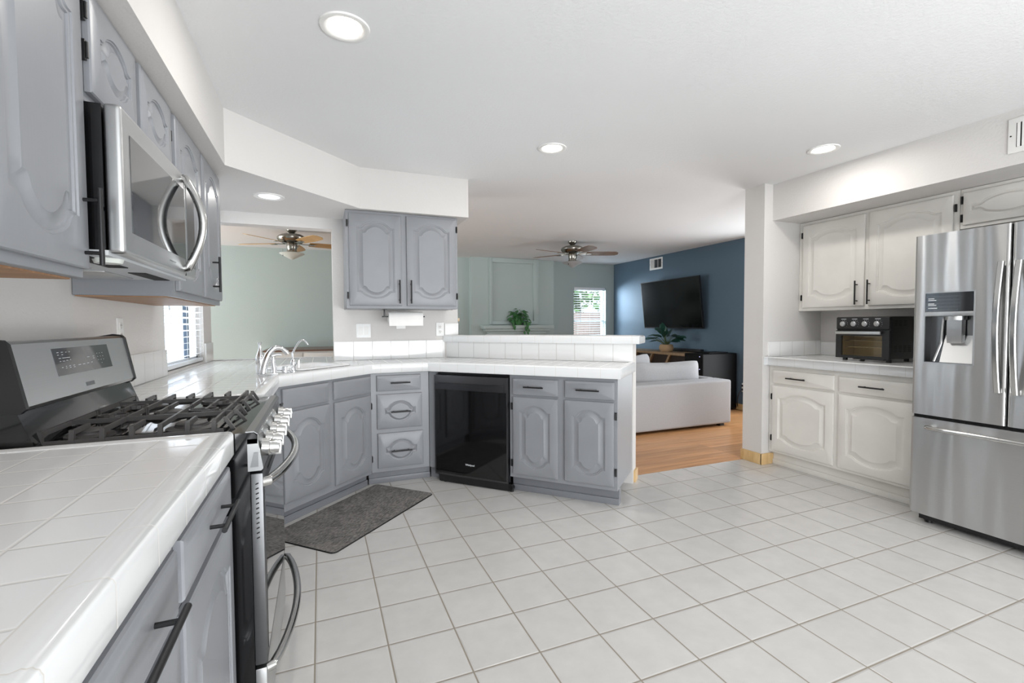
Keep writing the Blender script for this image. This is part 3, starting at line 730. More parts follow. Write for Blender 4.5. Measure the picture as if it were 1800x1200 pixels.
# oven door
m = MB(); m.box(.0, RW, .002, .034, .243, .812, .004); dr = m.build('oven_door', M['sso'], root)
MB().box(.035, RW-.035, .0005, .01, .27, .765).build('door_glass', M['oven'], dr)
sv = MB()
for i in range(12): sv.extr([(.0135, .786-i*.0145), (.0215, .783-i*.0145), (.0215, .779-i*.0145), (.0135, .782-i*.0145)], 'x', -.0006, .0004)
sv.build('side_vents', M['dark'], dr)
tv = MB()
for i in range(26): tv.box(.13+i*.02, .14+i*.02, .0008, .004, .788, .796)
tv.build('top_vents', M['dark'], dr)
def bow(zz, bulge, r):
    pts = [(.012, .008, zz), (.022, -.012, zz)]
    for i in range(17):
        t = i/16; pts.append((.030+(RW-.06)*t, -.012-bulge*math.sin(PI*t)**.8, zz))
    return pts + [(RW-.022, -.012, zz), (RW-.012, .008, zz)]
MB().tube(bow(.782, .055, .014), .0145, 14).build('door_handle', M['sshandle'], dr)
m = MB(); m.box(.0, RW, .004, .034, .035, .232, .004); dw = m.build('storage_drawer', M['ss'], root)
MB().tube(bow(.222, .050, .013), .0135, 14).build('drawer_handle', M['sshandle'], dw)
# backguard
m = MB(); m.extr([(.522, 1.040), (.528, 1.030), (.70, 1.030), (.70, 1.19), (.585, 1.205), (.562, 1.204), (.553, 1.197)], 'x', .012, RW-.012); bgd = m.build('backguard', M['ss'], root)
for xs in (-.001, RW-.013):
    m = MB(); m.extr([(.518, 1.036), (.530, 1.024), (.705, 1.024), (.705, 1.19), (.585, 1.212), (.558, 1.208), (.548, 1.197)], 'x', xs, xs+.014)
    m.build('end_cap', M['blackm'], bgd)
m = MB(); m.extr([(.505, .934), (.540, 1.030), (.70, 1.030), (.70, .934)], 'x', .004, RW-.004); m.build('splash_panel', M['black'], root)
sl = (.553-.522)/(1.197-1.040)
def bgf(x, z, o=0): return (x, .522+(z-1.040)*sl-o, z)
def patch(x0, x1, z0, z1, o, mat, name, par):
    m = MB(); a = [bgf(x0, z0, o), bgf(x1, z0, o), bgf(x1, z1, o), bgf(x0, z1, o)]; c = [bgf(x0, z0, -.002), bgf(x1, z0, -.002), bgf(x1, z1, -.002), bgf(x0, z1, -.002)]
    m.face(a); m.face(c[::-1])
    for i in range(4): m.face([a[i], c[i], c[(i+1) % 4], a[(i+1) % 4]])
    return m.build(name, mat, par)
dsp = patch(.200, .575, 1.099, 1.178, .0012, M['glassd'], 'display', bgd)
LT = [MB(), MB(), MB()]
for (x_, z_, w_) in [(.222, 1.165, .014), (.247, 1.165, .014), (.272, 1.164, .009), (.292, 1.164, .009), (.222, 1.158, .010), (.247, 1.158, .010), (.225, 1.148, .016), (.245, 1.148, .055), (.226, 1.139, .010), (.243, 1.139, .016), (.265, 1.140, .014), (.287, 1.141, .008),
                     (.228, 1.121, .011), (.252, 1.123, .008), (.250, 1.118, .010), (.272, 1.123, .012), (.274, 1.118, .010), (.296, 1.123, .015), (.298, 1.118, .012), (.330, 1.122, .02), (.36, 1.122, .018), (.39, 1.123, .016), (.42, 1.124, .012), (.40, 1.142, .02), (.44, 1.142, .014), (.44, 1.136, .014),
                     (.475, 1.15, .006), (.495, 1.15, .006), (.515, 1.15, .006), (.475, 1.139, .006), (.495, 1.139, .006), (.515, 1.139, .006), (.475, 1.128, .006), (.495, 1.128, .006), (.515, 1.128, .006), (.495, 1.117, .006)]:
    a = [bgf(x_, z_, .0016), bgf(x_+w_*.85, z_, .0016), bgf(x_+w_*.85, z_+.0018, .0016), bgf(x_, z_+.0018, .0016)]; LT[0 if x_ < .315 else (1 if x_ < .465 else 2)].face(a)
for m in LT: m.build('lettering', M['pale'], dsp)
bd = patch(.345, .405, 1.054, 1.066, .0010, M['ssd'], 'brand_plate', bgd)
# grates and burners
for bx_, by_, br in ((.125, .20, .045), (.125, .44, .036), (.379, .32, .045), (.632, .20, .05), (.632, .44, .036)):
    m = MB(); m.lathe([(br+.02, .934), (br+.02, .940), (br, .944), (br*.95, .948)], (bx_, by_, 0)); m.lathe([(br*.9, .947), (br*.9, .953), (br*.8, .956), (0, .957)], (bx_, by_, 0), cap=False)
    m.build('burner', M['iron'], root)
def bar(m, p, q, w_=.0048, top=.970, low=.957):
    p, q = Vector(p), Vector(q); t = (q-p).normalized(); n_ = Vector((-t.y, t.x))
    a = [p+n_*w_*.7, p-n_*w_*.7, q-n_*w_*.7, q+n_*w_*.7]; c = [p+n_*w_, p-n_*w_, q-n_*w_, q+n_*w_]
    A_ = [m.b.verts.new((v.x, v.y, top)) for v in a]; B_ = [m.b.verts.new((v.x, v.y, low)) for v in c]
    m.b.faces.new(A_); m.b.faces.new(B_[::-1])
    for i in range(4): m.b.faces.new((A_[i], B_[i], B_[(i+1) % 4], A_[(i+1) % 4]))
def leg(m, x_, y_, dx, dy, w_=.0055):
    a = [(x_-w_, y_-w_), (x_+w_, y_-w_), (x_+w_, y_+w_), (x_-w_, y_+w_)]
    A_ = [m.b.verts.new((p[0], p[1], .970)) for p in a]; B_ = [m.b.verts.new((p[0]+dx, p[1]+dy, .9335)) for p in a]
    m.b.faces.new(A_); m.b.faces.new(B_[::-1])
    for i in range(4): m.b.faces.new((A_[i], B_[i], B_[(i+1) % 4], A_[(i+1) % 4]))
for c0 in (.2045, .5525):
    m = MB(); hw = .160
    bar(m, (c0, .095), (c0, .545)); leg(m, c0, .097, 0, -.028); leg(m, c0, .543, 0, .02)
    for k in range(7):
        yy = .128+.064*k
        if k % 2 == 0: bar(m, (c0-hw, yy), (c0+hw, yy))
        else:
            bar(m, (c0-hw, yy), (c0-hw*.40, yy)); bar(m, (c0+hw*.40, yy), (c0+hw, yy))
        leg(m, c0-hw, yy, -.006, 0); leg(m, c0+hw, yy, .006, 0)
    for xo in (-hw-.004, hw+.004): bar(m, (c0+xo, .105), (c0+xo, .545), .005, .944, .9335)
    for yc, R0 in ((.20, .040), (.44, .036)):
        for xo in (-.082, .082):
            ring = [(c0+xo+R0*.8*math.cos(2*PI*k/18), yc+R0*math.sin(2*PI*k/18)) for k in range(18)]
            if (xo < 0) == (c0 > .4):
                for k in range(18): bar(m, ring[k], ring[(k+1) % 18], .004, .968, .957)
    bar(m, (c0-hw*.8, .105), (c0+hw*.8, .105), .0048, .968, .956)
    for xx in (-.8, .8): leg(m, c0+xx*hw, .106, 0, -.022)
    m.build('grate', M['iron'], root)

# ------------------------------------------------------------------ microwave (x along +Y, front y=0 -> X=-.46)
root = thing('microwave', 'stainless over the range microwave with curved handle', 'microwave', (-.460, 1.518, 0), PI/2)
MB().box(.003, .757, .045, .405, 1.436, 1.808).build('body', M['black'], root)
m = MB(); m.box(0, .760, .004, .042, 1.430, 1.812, .012, 4); md = m.build('door', M['ss'], root)
MB().box(.055, .60, .0025, .02, 1.492, 1.752, .0).build('window', M['glassd'], md)
MB().box(.6015, .604, .0035, .02, 1.432, 1.810).build('door_gap', M['dark'], md)
MB().box(.625, .745, .0025, .02, 1.47, 1.79).build('control_strip', M['ssd'], md)
pts = [(.585, .010, 1.455), (.580, -.010, 1.458)] + [(.577-.008*math.sin(PI*i/16), -.012-.050*math.sin(PI*i/16), 1.462+.320*i/16) for i in range(17)] + [(.580, -.010, 1.787), (.585, .010, 1.790)]
MB().tube(pts, .0145, 14).build('handle', M['sshandle'], md)
m = MB()
for i in range(7): m.box(.395+i*.011, .403+i*.011, .0032, .006, 1.462, 1.4665)
m.build('brand_badge', M['ssd'], md)
m = MB(); m.box(.0, .757, .04, .405, 1.424, 1.437); bt = m.build('underside', M['pale'], root)
for q in (.02, .46): MB().box(q, q+.28, .09, .14, 1.4215, 1.4245).build('vent_grille', M['dark'], bt)
for yy in (.2, .55): MB().box(yy-.13, yy+.13, .19, .36, 1.4195, 1.4245, .001).build('grease_filter', M['ss'], bt)
MB().lathe([(.03, 1.412), (.035, 1.424)], (.09, .07, 0)).build('lamp_lens', M['frost'], bt)

# ------------------------------------------------------------------ wall plates
def plate(name, label, cat, loc, rz, w_, h_, kind):
    r_ = thing(name, label, cat, loc, rz)
    MB().box(-w_/2, w_/2, -.006, 0, -h_/2, h_/2, .003).build('cover_plate', M['plastic'], r_)
    if kind == 'switch':
        for s in (-.023, .023): MB().box(s-.0165, s+.0165, -.009, -.004, -.034, .034, .002).build('rocker', M['white'], r_)
    if kind == 'outlet':
        for s in (-.022, .022):
            f = MB().box(-.016, .016, -.008, -.004, s-.016, s+.016, .004).build('receptacle', M['white'], r_)
            t = MB(); t.box(-.0075, -.0050, -.0086, -.007, s-.002, s+.008); t.box(.005, .0075, -.0086, -.007, s-.002, s+.008); t.box(-.002, .002, -.0086, -.007, s-.011, s-.006); t.build('slots', M['dark'], f)
    return r_
plate('light_switch', 'white double rocker switch plate left of the paper towels', 'switch', (.345, YW, 1.194), 0, .118, .120, 'switch')
plate('wall_plate', 'blank white wall plate low behind the paper towels', 'wall plate', (.660, YW, 1.245), 0, .080, .075, 'blank')
plate('wall_outlet', 'white outlet on the wall just above the raised bar', 'outlet', (1.009, YW, 1.200), 0, .074, .122, 'outlet')
plate('wall_outlet', 'white outlet above the range backguard', 'outlet', (XL, 2.735, 1.222), PI/2, .074, .118, 'outlet')
r_ = plate('wall_outlet', 'white outlet low on the blue wall with plugs', 'outlet', (XB, 4.90, .325), -PI/2, .075, .125, 'outlet')
for s in (-.028, .028): MB().box(-.018, .018, -.035, -.008, s-.014, s+.014, .004).build('plug', M['blackm'], r_)
m = MB().tube(bez([(XB-.03, 4.90, .30), (XB-.16, 4.92, .25), (XB-.05, 4.95, .0), (XB-.025, 4.98, .01), (XB-.02, 5.0, .10)], 18), .006, 8)
tag(m.build('power_cord', M['blackm']), 'black cord hanging from the blue wall outlet', 'cord')

# paper towels
root = thing('paper_towel_holder', 'black paper towel bar fixed under the wall cabinet', 'holder', (.49, 3.95, 1.37))
m = MB(); m.box(-.006, .006, -.006, .006, -.062, 0, .001); m.box(-.02, .02, -.012, .012, -.003, 0); m.box(-.02, .33, -.005, .005, -.066, -.056, .001); m.build('bracket', M['bronze'], root)
root = thing('paper_towel_roll', 'white paper towel roll on the holder', 'paper towels', (.52, 3.95, 1.309))
m = MB(); m.tube([(0, 0, -.008), (.004, 0, -.008), (.274, 0, -.008), (.278, 0, -.008)], [.046, .049, .049, .046], 32); m.build('roll', M['paper'], root)
MB().box(.002, .276, -.049, -.047, -.075, -.008).build('loose_sheet', M['paper'], root)
root = thing('cup_hook', 'tiny black hook on the side of the hanging cabinet', 'hook', (1.073, 4.08, 1.37))
m = MB(); m.box(0, .018, -.008, .008, .0, .012, .001); m.box(.014, .022, -.008, .008, .0, .03, .001); m.build('bracket', M['bronze'], root)
o = MB().box(1.177, 1.207, 4.24, 4.262, 1.272, 1.30, .004).build('wooden_peg', M['tan']); tag(o, 'small tan wooden peg on the end of the wall above the bar', 'peg')

# ------------------------------------------------------------------ fridge (x runs from far to near, front y=0 -> X=3.40)
root = thing('refrigerator', 'tall stainless french door refrigerator with water dispenser', 'refrigerator', (3.400, 1.757, 0), -PI/2)
FW = .905
MB().box(.004, FW-.004, .075, .80, .05, 1.745).build('body', M['ssd'], root)
m = MB(); m.box(.03, FW-.03, .05, .09, .018, .06); m.build('grille', M['blackm'], root)
for x_ in (.07, FW-.07): MB().cyl((x_, .075, 0), (x_, .075, .05), .018, 12).build('foot', M['blackm'], root)
SX = .438
dx0, dx1, dz0, dz1 = .061, .290, .998, 1.411
ld = MB()
Y0, Y1, zb, zt = 0, .068, .676, 1.762
for (a, c, e, f) in ((.0, dx0, zb, zt), (dx1, SX-.004, zb, zt), (dx0, dx1, zb, dz0), (dx0, dx1, dz1, zt)):
    ld.box(a, c, Y0+.010, Y1, e, f)
# continuous front skin with rounded vertical edges and the dispenser opening
xs = [0, .003, .008, .016, dx0, dx1, SX-.020, SX-.012, SX-.007, SX-.004]
ys = [.012, .005, .0015, 0, 0, 0, 0, .0015, .005, .012]
zs = [zb, dz0, dz1, zt]
vg = [[ld.b.verts.new((x, y, z)) for z in zs] for x, y in zip(xs, ys)]
for i in range(len(xs)-1):
    for j in range(3):
        if xs[i] == dx0 and j == 1: continue
        ld.b.faces.new((vg[i][j], vg[i+1][j], vg[i+1][j+1], vg[i][j+1]))
ldo = ld.build('door', M['ssf'], root)
def fdoor(x0, x1, z0, z1, name):
    m = MB(); m.box(x0, x1, .010, .068, z0, z1)
    xs = [x0, x0+.003, x0+.008, x0+.016, x1-.016, x1-.008, x1-.003, x1]; ys = [.012, .005, .0015, 0, 0, .0015, .005, .012]
    g = [[m.b.verts.new((x, y, z)) for z in (z0, z1)] for x, y in zip(xs, ys)]
    for a, c in zip(g, g[1:]): m.b.faces.new((a[0], c[0], c[1], a[1]))
    return m.build(name, M['ssf'], root)
rdo = fdoor(SX+.004, FW, zb, zt, 'door')
fdo = fdoor(0, FW, .062, .655, 'freezer_drawer')
MB().box(.002, FW-.002, .03, .07, .655, .676).build('drawer_gap', M['dark'], root)
MB().box(SX-.004, SX+.004, .03, .07, zb, zt).build('door_gap', M['dark'], root)
# dispenser
dp = MB(); dp.box(dx0, dx1, .060, .067, dz0, dz1); dp.box(dx0, dx0+.002, .002, .06, dz0, 1.272); dp.box(dx1-.002, dx1, .002, .06, dz0, 1.272); dp.box(dx0, dx1, .002, .06, dz0, dz0+.003)
dpo = dp.build('dispenser', M['ssd'], ldo)
m = MB()
for (a, c, e, f) in ((dx0-.006, dx0, dz0-.006, dz1+.005), (dx1, dx1+.006, dz0-.006, dz1+.005), (dx0, dx1, dz0-.006, dz0), (dx0, dx1, dz1, dz1+.005)): m.box(a, c, -.002, .004, e, f)
m.build('dispenser_frame', M['ss'], dpo)
MB().box(dx0, dx1, .0008, .05, 1.300, dz1).build('dispenser_display', M['glassd'], dpo)
m = MB()
for z_, w_ in ((1.375, .03), (1.365, .04), (1.345, .03), (1.336, .04), (1.318, .045)): m.box(dx0+.014, dx0+.014+w_, .0002, .001, z_, z_+.005)
m.build('display_lettering', M['pale'], dpo)
MB().box(dx0, dx1, -.001, .05, 1.274, 1.299, .001).build('dispenser_trim', M['ss'], dpo)
m = MB(); m.lathe([(.05, 1.250), (.05, 1.272)], ((dx0+dx1)/2+.02, .03, 0)); m.extr([(.010, 1.252), (.052, 1.252), (.048, 1.12), (.018, 1.115), (.012, 1.13)], 'x', (dx0+dx1)/2-.012, (dx0+dx1)/2+.058)
m.build('dispenser_spout', M['ss'], dpo)
m = MB(); m.extr([(.004, dz0+.003), (.060, dz0+.003), (.060, 1.16)], 'x', dx0+.075, dx1-.003); m.build('dispenser_paddle', M['ss'], dpo)
MB().tube([(dx0+.04, .020, dz0+.004), (dx0+.062, .045, 1.11), (dx0+.068, .05, 1.26)], .008, 10).build('dispenser_rib', M['ss'], dpo)
def fh(x_, par, z0_, z1_):
    m = MB(); n_ = 18; fr = []
    for i in range(n_+1):
        t = i/n_; z = z0_+(z1_-z0_)*t; y = -.022-.040*math.sin(PI*t)
        fr.append([m.b.verts.new((x_+dx, y+dy, z)) for dx, dy in ((-.013, .008), (-.013, -.006), (-.009, -.010), (.009, -.010), (.013, -.006), (.013, .008))])
    for a, c in zip(fr, fr[1:]):
        for k in range(6): m.b.faces.new((a[k], a[(k+1) % 6], c[(k+1) % 6], c[k]))
    m.b.faces.new(fr[0]); m.b.faces.new(fr[-1])
    for z in (z0_+.012, z1_-.012): m.box(x_-.011, x_+.011, -.026, .002, z-.012, z+.012, .002)
    m.build('handle', M['sshandle'], par)
fh(.408, ldo, .855, 1.562); fh(.478, rdo, .852, 1.560)
m = MB(); m.tube([(.10, 0.004, .607), (.10, -.035, .607), (.12, -.052, .607)] + [(.12+.665*i/8, -.052-.008*math.sin(PI*i/8), .607) for i in range(1, 8)] + [(.785, -.052, .607), (.805, -.035, .607), (.805, .004, .607)], .0125, 12)
m.build('handle', M['sshandle'], fdo)

# ------------------------------------------------------------------ toaster oven (front X=3.80)
root = thing('toaster_oven', 'black toaster oven with four silver dials on the right counter', 'toaster oven', (3.800, 2.490, CT), -PI/2)
TW = .385
m = MB(); m.box(0, .03, .012, .30, .022, .338, .008, 3); m.box(TW-.036, TW, .012, .30, .022, .338, .008, 3); m.box(.004, TW-.004, .012, .30, .228, .338, .008, 3); m.box(.004, TW-.004, .012, .30, .022, .036, .004); m.box(.01, TW-.01, .17, .298, .03, .33)
m.build('housing', M['blackm'], root)
m = MB(); m.box(.003, TW-.003, 0, .02, .24, .336, .008, 3); m.build('control_panel', M['blackm'], root)
m = MB()
for (a, c, e, f) in ((.003, .045, .02, .232), (TW-.05, TW-.003, .02, .232), (.045, TW-.05, .02, .040), (.045, TW-.05, .192, .232)): m.box(a, c, -.002, .018, e, f)
od = m.build('door', M['blackm'], root)
MB().box(.045, TW-.05, .002, .006, .040, .192).build('glass', M['tglass'], od)
m = MB(); m.box(.015, .34, -.034, -.022, .204, .226, .003); m.box(.03, .045, -.024, 0, .208, .222); m.box(.31, .325, -.024, 0, .208, .222); m.build('handle', M['ss'], od)
m = MB(); m.box(.043, TW-.048, .16, .163, .04, .195); m.box(.043, TW-.048, .02, .16, .036, .040); m.box(.043, .045, .02, .16, .04, .195); m.box(TW-.05, TW-.048, .02, .16, .04, .195)
cv = m.build('cavity', M['cavity'], root)
m = MB()
for z_ in (.105, .155):
    m.tube([(.05, .03, z_), (TW-.055, .03, z_)], .002, 6); m.tube([(.05, .14, z_), (TW-.055, .14, z_)], .002, 6)
    for i in range(14): m.tube([(.06+i*.0205, .03, z_), (.06+i*.0205, .14, z_)], .0012, 5)
m.build('rack', M['chrome'], cv)
for i, kx in enumerate((.062, .142, .222, .305)):
    k = MB(); k.tube([(kx, 0, .283), (kx, -.020, .283), (kx, -.022, .283)], [.0205, .019, .016], 22); k.box(kx-.0025, kx+.0025, -.026, -.018, .266, .300, .001)
    kb = k.build('dial', M['ss'], root)
    t = MB(); t.box(kx-.02, kx+.018, -.0008, .002, .318, .322)
    for a in range(8):
        an = math.radians(-40+a*30); t.box(kx+.027*math.cos(an)-.0015, kx+.027*math.cos(an)+.0015, -.0008, .002, .283+.027*math.sin(an)-.0015, .283+.027*math.sin(an)+.0015)
    t.build('dial_marking', M['pale'], kb)
m = MB()
for j, (z_, n_) in enumerate(((.30, 3), (.285, 3), (.27, 3), (.115, 4), (.102, 4), (.089, 4), (.076, 4))):
    for i in range(n_): m.box(TW-.0006, TW+.0006, .05+i*.055, .088+i*.055, z_, z_+.006)
m.build('side_vents', M['dark'], root)
for x_, y_ in ((.045, .05), (TW-.03, .05), (.045, .26), (TW-.03, .26)): MB().cyl((x_, y_, 0), (x_, y_, .024), .017, 14).build('foot', M['blackm'], root)
MB().box(.14, TW-.03, -.012, .03, .014, .022, .003).build('crumb_tray', M['blackm'], root)

# ------------------------------------------------------------------ wall vents
def vent(label, loc, rz, w_, h_, groups, nsl):
    r_ = thing('wall_vent', label, 'vent', loc, rz)
    m = MB(); m.box(-w_/2, w_/2, -.008, 0, -h_/2, h_/2, .003); m.build('frame', M['white'], r_)
    for (a, c, dark) in groups:
        o = MB().box(a, c, -.0085, -.006, -h_/2+.03, h_/2-.03).build('backing', M['dark'] if dark else M['white'], r_)
        l = MB(); n_ = nsl
        for i in range(n_):
            x = a+(c-a)*(i+.5)/n_; lw = .0065 if dark == 2 else .0035; l.box(x-lw, x+lw, -.010 if dark == 2 else -.014, -.007, -h_/2+.03, h_/2-.03)
        l.build('louvers', M['ssd'] if dark == 1 else M['white'], r_)
    s = MB()
    for xx in (-w_/2+.012, w_/2-.012): s.cyl((xx, -.010, 0), (xx, -.007, 0), .004, 8)
    s.build('screws', M['dark'], r_)
vent('white metal vent high on the blue wall above the television', (XB, 6.797, 2.300), -PI/2, .345, .205, [(-.14, -.05, False), (-.035, .045, True), (.062, .142, True)], 7)
vent('white metal vent on the soffit above the fridge', (3.66, 1.262, 2.288), -PI/2, .37, .194, [(-.150, .150, 2)], 15)

# ------------------------------------------------------------------ ceiling lights
def can(label, x, y, z, lit, power, rad=.066):
    r_ = thing('recessed_light', label, 'ceiling light', (x, y, z), 0, 'recessed ceiling lights')
    m = MB(); n = 36
    pr = [(.097, 0), (.095, -.006), (.085, -.008), (rad+.004, -.004), (rad, -.001), (rad, 0)]
    m.lathe([(a, c) for a, c in pr], n=n, cap=False); m.build('trim_ring', M['white'], r_)
    MB().lathe([(rad, -.0025), (rad*.6, -.003), (0.001, -.003)], n=n, cap=True).build('lens', M['lamp'] if lit else M['lampdim'], r_)
    if power:
        l = area('can_lamp', (x, y, z-.012), (0, 0, 0), rad*2, 0, power, (1, .97, .93), 'DISK'); return l
can('recessed ceiling light nearest the viewer, brightest and largest', .116, 2.037, ZC, True, 5.5)
can('recessed ceiling light above the peninsula end', 1.485, 2.895, ZC, True, 5.5)
can('recessed ceiling light close to the white cabinet soffit', 3.241, 2.230, ZC, True, 5.5)
can('recessed light under the soffit over the sink, dimly lit by an added lamp', -.304, 3.637, ZS, False, 2)  # weak lamp and lens glow added to brighten the sink corner

# ------------------------------------------------------------------ ceiling fans
def fan(label, x, y, rot, bmat, shade):
    r_ = thing('ceiling_fan', label, 'ceiling fan', (x, y, ZC))
    MB().lathe([(.066, 0), (.066, -.012), (.055, -.03), (.03, -.055), (.022, -.062)]).build('canopy', M['nickel'], r_)
    MB().lathe([(.02, -.055), (.05, -.066), (.115, -.072), (.152, -.092), (.168, -.112), (.166, -.132), (.145, -.158), (.11, -.176), (.07, -.184), (.062, -.19)]).build('motor_housing', M['nickel'], r_)
    MB().lathe([(.06, -.188), (.062, -.20), (.058, -.245), (.050, -.262), (.058, -.266), (.06, -.282), (.045, -.286)]).build('light_fitter', M['nickel'], r_)
    MB().lathe([(.055, -.282), (.142, -.300), (.146, -.305), (.140, -.311), (.012, -.378), (.0, -.380)], cap=False).build('glass_shade', shade, r_)
    MB().tube([(-.10, -.06, -.26), (-.10, -.06, -.33), (-.10, -.06, -.345)], [.0015, .0015, .006], 6).build('pull_chain', M['blackm'], r_)
    for k in range(5):
        a = rot+2*PI*k/5
        m = MB(); pit = math.radians(-13)
        outl = [(.20, -.055), (.30, -.066), (.50, -.072), (.62, -.066), (.66, -.03), (.66, .035), (.62, .066), (.50, .072), (.30, .066), (.20, .055)]
        up = [m.b.verts.new((px, py*math.cos(pit), -.178+py*math.sin(pit)+.003)) for px, py in outl]; lo = [m.b.verts.new((px, py*math.cos(pit), -.178+py*math.sin(pit)-.003)) for px, py in outl]
        m.b.faces.new(up); m.b.faces.new(lo[::-1])
        for i in range(len(outl)): m.b.faces.new((up[i], lo[i], lo[(i+1) % len(outl)], up[(i+1) % len(outl)]))
        bl = m.build('blade', bmat, r_, rz=a)
        m = MB(); m.box(.09, .22, -.018, .018, -.186, -.178, .002); m.box(.20, .27, -.035, .035, -.188, -.182, .002); br = m.build('blade_bracket', M['nickel'], bl)
fan('ceiling fan with pale wood blades seen through the pass-through', -.300, 6.45, math.radians(155), M['blade'], M['frost'])
fan('ceiling fan with walnut blades over the living room', 3.41, 6.012, math.radians(-22), M['bladed'], M['frostd'])

# ------------------------------------------------------------------ living room
root = thing('television', 'large black flat screen television tilted on the blue wall', 'television', (0, 0, 0))
m = MB(); y0, y1 = 5.58, 6.985
tx, bx2, tz, bz = 5.352, 5.450, 1.970, 1.155
def tvp(y, t, d): return (bx2+(tx-bx2)*t+d, y, bz+(tz-bz)*t+d*.12)
def tvslab(a0, a1, t0, t1, d0, d1):
    m = MB(); A = [tvp(a0, t0, d0), tvp(a1, t0, d0), tvp(a1, t1, d0), tvp(a0, t1, d0)]; B = [tvp(a0, t0, d1), tvp(a1, t0, d1), tvp(a1, t1, d1), tvp(a0, t1, d1)]
    m.face(A); m.face(B[::-1])
    for i in range(4): m.face([A[i], B[i], B[(i+1) % 4], A[(i+1) % 4]])
    return m
tvslab(y0, y1, 0, 1, 0, .035).build('casing', M['blackm'], root)
tvslab(y0+.012, y1-.012, .025, .985, -.0015, .003).build('screen', M['screen'], root)
m = MB(); m.box(5.43, XB, 6.18, 6.38, 1.45, 1.70); m.build('wall_mount', M['blackm'], root)
root = thing('media_console', 'low wooden media console with diagonal braces below the television', 'console', (5.30, 6.30, 0))
MB().box(-.20, .20, -.93, .93, .742, .782, .003).build('top_panel', M['consolew'], root)
MB().box(-.12, .19, -.89, .89, .10, .742).build('case', M['consoled'], root)
for yy in (-.91, .89): MB().box(-.19, .19, yy, yy+.04, 0, .742).build('leg', M['consolew'], root)
for i, yc in enumerate((-.62, -.20, .22, .64)):
    m = MB(); a = [(-.135, yc-.16), (-.135, yc-.115)]
    p = [(yc+.20, .12), (yc+.245, .12), (yc-.10, .742), (yc-.145, .742)]
    m.extr(p, 'x', -.155, -.12); m.build('brace', M['consolew'], root)
MB().box(-.16, .18, -.89, .89, .08, .12).build('bottom_rail', M['consolew'], root)
o = MB().box(5.42, 5.49, 5.60, 6.52, .782, .835, .006).build('soundbar', M['blackm']); tag(o, 'long black soundbar on the console', 'soundbar')
root = thing('black_cabinet', 'tall black cabinet with two tiny lights against the blue wall', 'cabinet', (5.20, 5.00, 0))
m = MB(); m.box(-.32, .32, 0, .355, .012, .812, .018, 3); m.build('body', M['blackx'], root)
MB().box(-.326, -.31, .02, .335, .05, .79, .004).build('door', M['blackx'], root)
m = MB(); m.box(-.15, .2, .05, .3, .812, .826, .006); m.build('lid', M['blackx'], root)
for zz in (.775, .60): MB().ball((-.330, .045, zz), .0045, .0045, .0045).build('indicator_light', M['led'], root)
for x_, y_ in ((-.27, .05), (.27, .05), (-.27, .3), (.27, .3)): MB().cyl((x_, y_, 0), (x_, y_, .02), .02, 10).build('foot', M['blackm'], root)
# sofa
root = thing('sofa', 'light grey linen sofa seen from the back in the living room', 'sofa', (3.4, 4.257, 0))
m = MB(); m.box(-1.0, 1.215, 0, .26, .028, .555, .03, 4); m.build('back_rest', M['sofa'], root)
m = MB(); m.box(1.10, 1.213, .262, 1.0, .028, .555, .03, 4); m.build('arm', M['sofa'], root)
m = MB(); m.box(-1.0, 1.098, .262, 1.0, .03, .40, .03, 4); m.build('seat', M['sofa'], root)
for x_, y_ in ((-.9, .06), (1.1, .06), (-.9, .92), (1.1, .92)): MB().box(x_-.03, x_+.03, y_-.03, y_+.03, -.004, .03).build('leg', M['blackm'], root)
def cushion(label, loc, rx, rz, w_, h_, t_):
    m = MB(); nx, nz = 14, 10
    def P(i, j, s):
        u = -1+2*i/nx; v = -1+2*j/nz
        pu = u*(1-.05*v**6); v = v*(1-.10*u**6); ed = (1-u**4)*(1-v**4)
        sag = .06*h_*(1-u*u)*(1 if v > 0 else .2)*abs(v)
        return (pu*w_/2*(1-.03*(1-v*v)), s*t_/2*ed**.5, v*h_/2-sag)
    F = [[m.b.verts.new(P(i, j, -1)) for j in range(nz+1)] for i in range(nx+1)]; Bk = [[m.b.verts.new(P(i, j, 1)) for j in range(nz+1)] for i in range(nx+1)]
    for i in range(nx):
        for j in range(nz):
            m.b.faces.new((F[i][j], F[i+1][j], F[i+1][j+1], F[i][j+1])); m.b.faces.new((Bk[i][j], Bk[i][j+1], Bk[i+1][j+1], Bk[i+1][j]))
    bmesh.ops.remove_doubles(m.b, verts=m.b.verts[:], dist=1e-4)
    o = m.build('sofa_cushion', M['sofa'], None, loc, smooth=60); o.rotation_euler = (rx, 0, rz)
    return tag(o, label, 'cushion')
cushion('wide grey back cushion rising above the sofa back', (3.955, 4.645, .592), math.radians(-4), math.radians(-1), 1.04, .375, .19)
cushion('grey sofa cushion leaning further back at the bar end', (3.72, 5.02, .625), math.radians(0), math.radians(28), 1.00, .44, .18)

